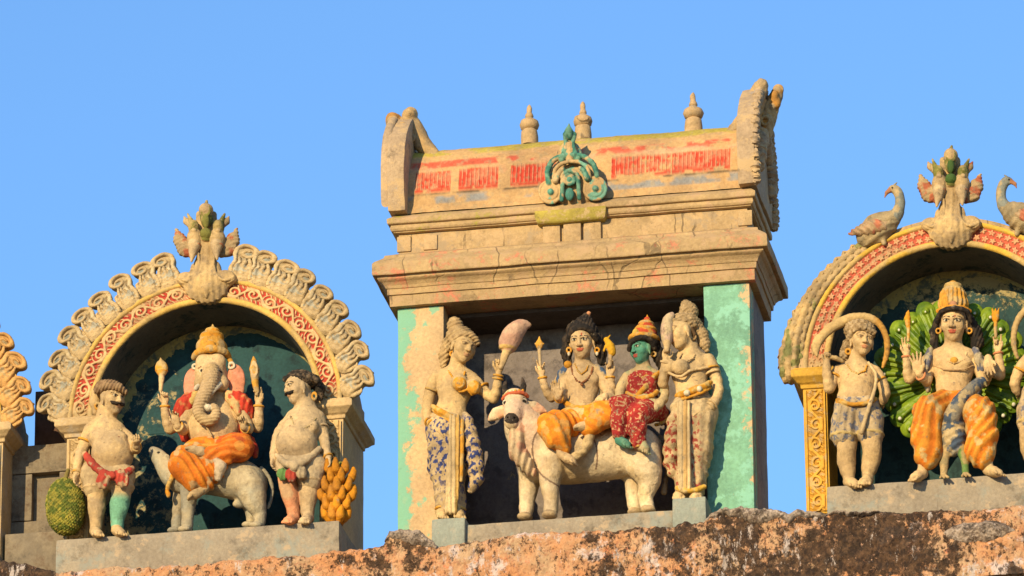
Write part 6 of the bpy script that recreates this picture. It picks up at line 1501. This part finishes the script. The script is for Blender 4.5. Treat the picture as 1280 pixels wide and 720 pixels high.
beads(S, [(1174, 438, -16), (1178, 449, -24), (1191, 453, -26), (1204, 449, -24), (1208, 438, -16)], 1.5, sk, 2.5); S.tube([(1166, 456, -16), (1178, 461, -24), (1191, 462, -26), (1204, 461, -24), (1216, 456, -16)], 1.0, (.40, .26, .14), k=.4, sm=2); S.ell((1191, 449, -26), (5, 4, 3), gd, k=.5)
for l, f, r_ in ((((1133, 456, -8), (1132, 442, -10)), .8, 6.2), (((1249, 452, -8), (1247, 438, -10)), .8, 6.2), (((1157, 475, -14), (1147, 466, -28)), .75, 7)): bangle(S, *l, f, r_, 1.5, (.58, .24, .12))
S.tube([(1168, 493, -18), (1180, 497, -25), (1191, 498, -27), (1203, 496, -25), (1214, 491, -18)], 2.4, g3, k=.5, sm=2)
for x in (1172, 1211): S.tor((x, 412, -16), 3, 1.2, gd)
carve('jewellery', S, root, M['paint'], AT)
S = Sculpt(.7); gsash = blotch((.12, .13, .20), (.40, .34, .25), .12, .42, .58)
S.tube([(1162, 437, -10), (1158, 452, -16), (1156, 466, -12), (1160, 486, -6)], [4.5, 5, 5, 4], gsash, k=2, sm=2, disp=foldy((1, .2, 0), .9, .5)); S.tube([(1219, 437, -10), (1224, 452, -14), (1226, 468, -8), (1222, 488, -6)], [4.5, 5.5, 6, 5], gsash, k=2, sm=2, disp=foldy((1, .2, 0), .9, .5))
carve('shawl', S, root, M['paint'], AT)
S = Sculpt(.65); S.cap((1134, 424, -18), (1134, 404, -16), 2, 2.2, gd); S.tube([(1134, 406, -16), (1133, 396, -16), (1134, 386, -16)], [3, 4.2, .7], gd2, k=1, sm=2)
carve('spear', S, root, M['paint'], AT)
S = Sculpt(.65); S.cap((1244, 420, -18), (1244, 402, -16), 2, 2.4, gd); S.ell((1244, 395, -16), (4.6, 7, 4), gd2, k=1)
for dx_ in (-4, 0, 4): S.cap((1244+dx_*.7, 392, -16), (1244+dx_, 384, -16), 1.7, .8, gd2)
carve('thunderbolt', S, root, M['paint'], AT)

AT = (1190, 597, -.05)
root = new_statue('peacock_statue', 'blue grey peacock statue whose green feather fan spreads behind the seated figure', AT)
S = Sculpt(.7); pb = lambda p: cmix(cmix((.24, .22, .19), (.06, .09, .16), sstep(.45, .6, fbm(p[:, 0]*.13, p[:, 1]*.10, p[:, 2]*.13, 3))), (.46, .36, .22), sstep(.58, .66, fbm(p[:, 0]*.1, p[:, 1]*.12, 0, 9)))
S.ell((1189, 540, -36), (17, 30, 15), pb, k=4, disp=foldy((.4, 1, 0), .9, .5)); S.tube([(1188, 520, -46), (1197, 502, -46), (1209, 489, -42), (1219, 480, -38), (1226, 476, -36)], [11, 8, 7, 6, 5], pb, k=4, sm=2); S.cap((1227, 476, -37), (1231, 482, -40), 2.6, .8, (.3, .25, .12))
S.tube([(1180, 562, -36), (1178, 580, -36), (1178, 592, -36)], [7, 5, 4.6], blotch((.5, .37, .2), (.3, .25, .15), .1), k=3); S.tube([(1200, 562, -36), (1204, 576, -36), (1205, 590, -36)], [7, 4.6, 4.4], blotch((.12, .22, .07), (.3, .25, .12), .1), k=3)
for x, y in ((1178, 594), (1205, 592)):
    for d in (-5, 0, 5): S.cap((x, y-1, -36), (x+d, y+2, -46), 2.6, 1.6, (.46, .34, .18), k=1)
carve('body', S, root, M['paint'], AT)
def feather(a, r0, r1, w_, dw):
    d = np.array((math.cos(R(a)), -math.sin(R(a)), 0)); c = np.array((1191., 470., 0))
    S = Sculpt(.75)
    g1 = lambda p: cmix((.095, .18, .012), (.20, .30, .02), sstep(.35, .65, fbm(p[:, 0]*.1, p[:, 1]*.1, 0, 3)))
    pt = lambda r, z: tuple(c+d*r+np.array((0, 0, z)))
    S.tube([pt(r0, dw), pt((r0+r1)/2, dw-1), pt(r1-w_, dw-1)], [w_*.55, w_*.85, w_], g1, k=2, disp=lambda x, y, z: np.maximum(np.abs(z-dw)-2, 0)*1.1)
    S.tube([pt(r0, dw-6), pt(r1-w_-2, dw-8)], [1.6, 3.0], (.36, .43, .07), k=2.)
    for sg in (-1, 1):
        n_ = np.array((-d[1], d[0], 0))*sg*w_*.62
        S.tube([tuple(np.array(pt(r0+10, dw-4))+n_*.6), tuple(np.array(pt(r1-w_, dw-5))+n_)], [1.5, 1.5], (.12, .27, .02), k=.7)
    e = pt(r1-w_*.95, dw-8)
    S.ell(e, (5, 5, 4), (.30, .06, .04), k=.6); S.ell((e[0], e[1]+1, e[2]-3), (2.7, 2.7, 2.4), (.62, .62, .56), k=.4)
    carve('tail_feather', S, root, M['feather'], AT)
M['feather'] = stucco('green_gloss_painted_stucco', None, alt=(.30, .27, .12), alt_t=(.68, .74), alt_s=14, grime_t=(.66, .82), grime_k=.5, rough=.42, bump=.25)
angs = [205, 191, 177, 164, 151, 138, 125, 112, 99, 85, 71, 58, 45, 31, 17, 4, -10, -24]
for i, a in enumerate([218]+angs+[-37, 231, -50]):
    feather(a, 26, 102-(4 if i % 2 else 0)-(6 if a > 200 or a < -20 else 0), 12.6, 20+(5 if i % 2 else 0))

# --- birds on top of the right arch, long tails trailing down it
def arch_bird(sg, label):
    ax, ay = 1188, 449
    def p(x, y, w=0.):
        return (x if sg < 0 else 2*ax-x, y-(0 if sg < 0 else (ax-x)*2*.072), w)
    root = empty('bird_statue', P(*p(1095, 300)[:2], -.02), label, 'statue')
    at = (*p(1095, 300)[:2], -.02)
    bt = lambda q_: cmix((.42, .33, .21), (.30, .25, .17), sstep(.4, .62, fbm(q_[:, 0]*.1, q_[:, 1]*.1, 0, 4)))
    nb_ = lambda q_: cmix((.22, .24, .24), (.40, .32, .21), sstep(.42, .6, fbm(q_[:, 0]*.14, q_[:, 1]*.14, 0, 14)))
    S = Sculpt(.75)
    S.tube([p(1083, 296, 4), p(1097, 286, 2), p(1110, 278, 0)], [13, 17, 13], bt, k=5, sm=2, disp=foldy((.5, 1, .2), .8, .4)); S.tube([p(1112, 276, -2), p(1121, 268, -2), p(1125, 256, -2), p(1124, 244, -2), p(1120, 237, -2)], [9, 6.4, 5, 4.6, 4.4], nb_, k=4, sm=3)
    S.ell(p(1117, 236, -3), (6.6, 5, 5), nb_, k=2); S.tube([p(1113, 237, -4), p(1108, 241, -5), p(1105.5, 247, -5)], [3.2, 2.2, .7], (.36, .17, .1), k=1); S.paint_ell(p(1115, 235, -7), (1.4, 1.3, 4), BLACK)
    S.tube([p(1118, 231, -2), p(1121, 228, -2)], [1.6, .8], nb_, k=.6)
    S.tube([p(1102, 296, -2), p(1105, 304, -2)], [4, 3], bt, k=2)
    carve('body', S, root, M['paint'], at)
    S = Sculpt(.7); S.tube([p(1104, 282, -9), p(1090, 284, -11), p(1076, 288, -8), p(1062, 292, -4)], [7, 8.5, 6, 1.5], blotch((.42, .30, .2), (.44, .16, .1), .1, .5, .62), k=3, sm=2, disp=foldy((.7, -.7, 0), .9, .7))
    carve('wing', S, root, M['paint'], at)
    # tail follows the arch
    r0 = 192.5; pts = []; rs = []
    for i, t_ in enumerate(np.linspace(0, 1, 14)):
        a = R(122+ t_*58); x = ax+r0*math.cos(a)*(1+.03*t_); y = ay+(ax-x)*.07-math.sin(a)*r0*math.cos(EL)
        pts.append(p(x, y+2, 14)); rs.append(10+5.5*sstep(0, .8, t_))
    tl = lambda q_: cmix(cmix((.50, .36, .19), (.40, .30, .18), sstep(.4, .6, fbm(q_[:, 0]*.06, q_[:, 1]*.06, 0, 4))), (.16, .20, .07), sstep(.6, .68, fbm(q_[:, 0]*.07, q_[:, 1]*.05, 0, 24))*.8)
    cx_, cy_ = ax, ay
    def ff(x, y, z):
        a = np.arctan2((cy_-y)/.93, (cx_-x)*(-sg)); r = np.hypot(x-cx_, (y-cy_)/.93)
        u_ = a*15+.5*np.floor(r/9.); v_ = r/9.
        return 2.2*np.abs((u_ % 1)-.5)*2-2.2*np.exp(-((v_ % 1)-.5)**2*8)+.8
    S = Sculpt(.75); S.tube(pts, rs, tl, k=3, sm=2, disp=ff)
    S.tube([p(980, 440, 10), p(984, 455, 10), p(990, 462, 10)], [8, 10, 6], tl, k=4, disp=ff)
    carve('long_tail', S, root, M['paint'], at)
arch_bird(-1, 'stucco bird with curved neck on the arch, its long feathered tail reaching the yellow column')
arch_bird(1, 'stucco bird with curved neck on the arch, nearest the right border of the picture')

# alike things share a group
for o in COL.objects:
    if o.parent is None and o.get('category'):
        g_ = {'attendant_statue': 'pot bellied attendants of the left niche', 'woman_statue': 'woman attendants of the pavilion', 'boy_statue': 'attendants of the right niche',
              'bird_statue': 'birds on the right arch', 'arched_niche': 'arched niches on the parapet', 'pedestal_block': 'pedestals of the woman statues', 'stone_plinth': 'plinths under the niches'}.get(o.name.split('.')[0])
        if g_: o['group'] = g_
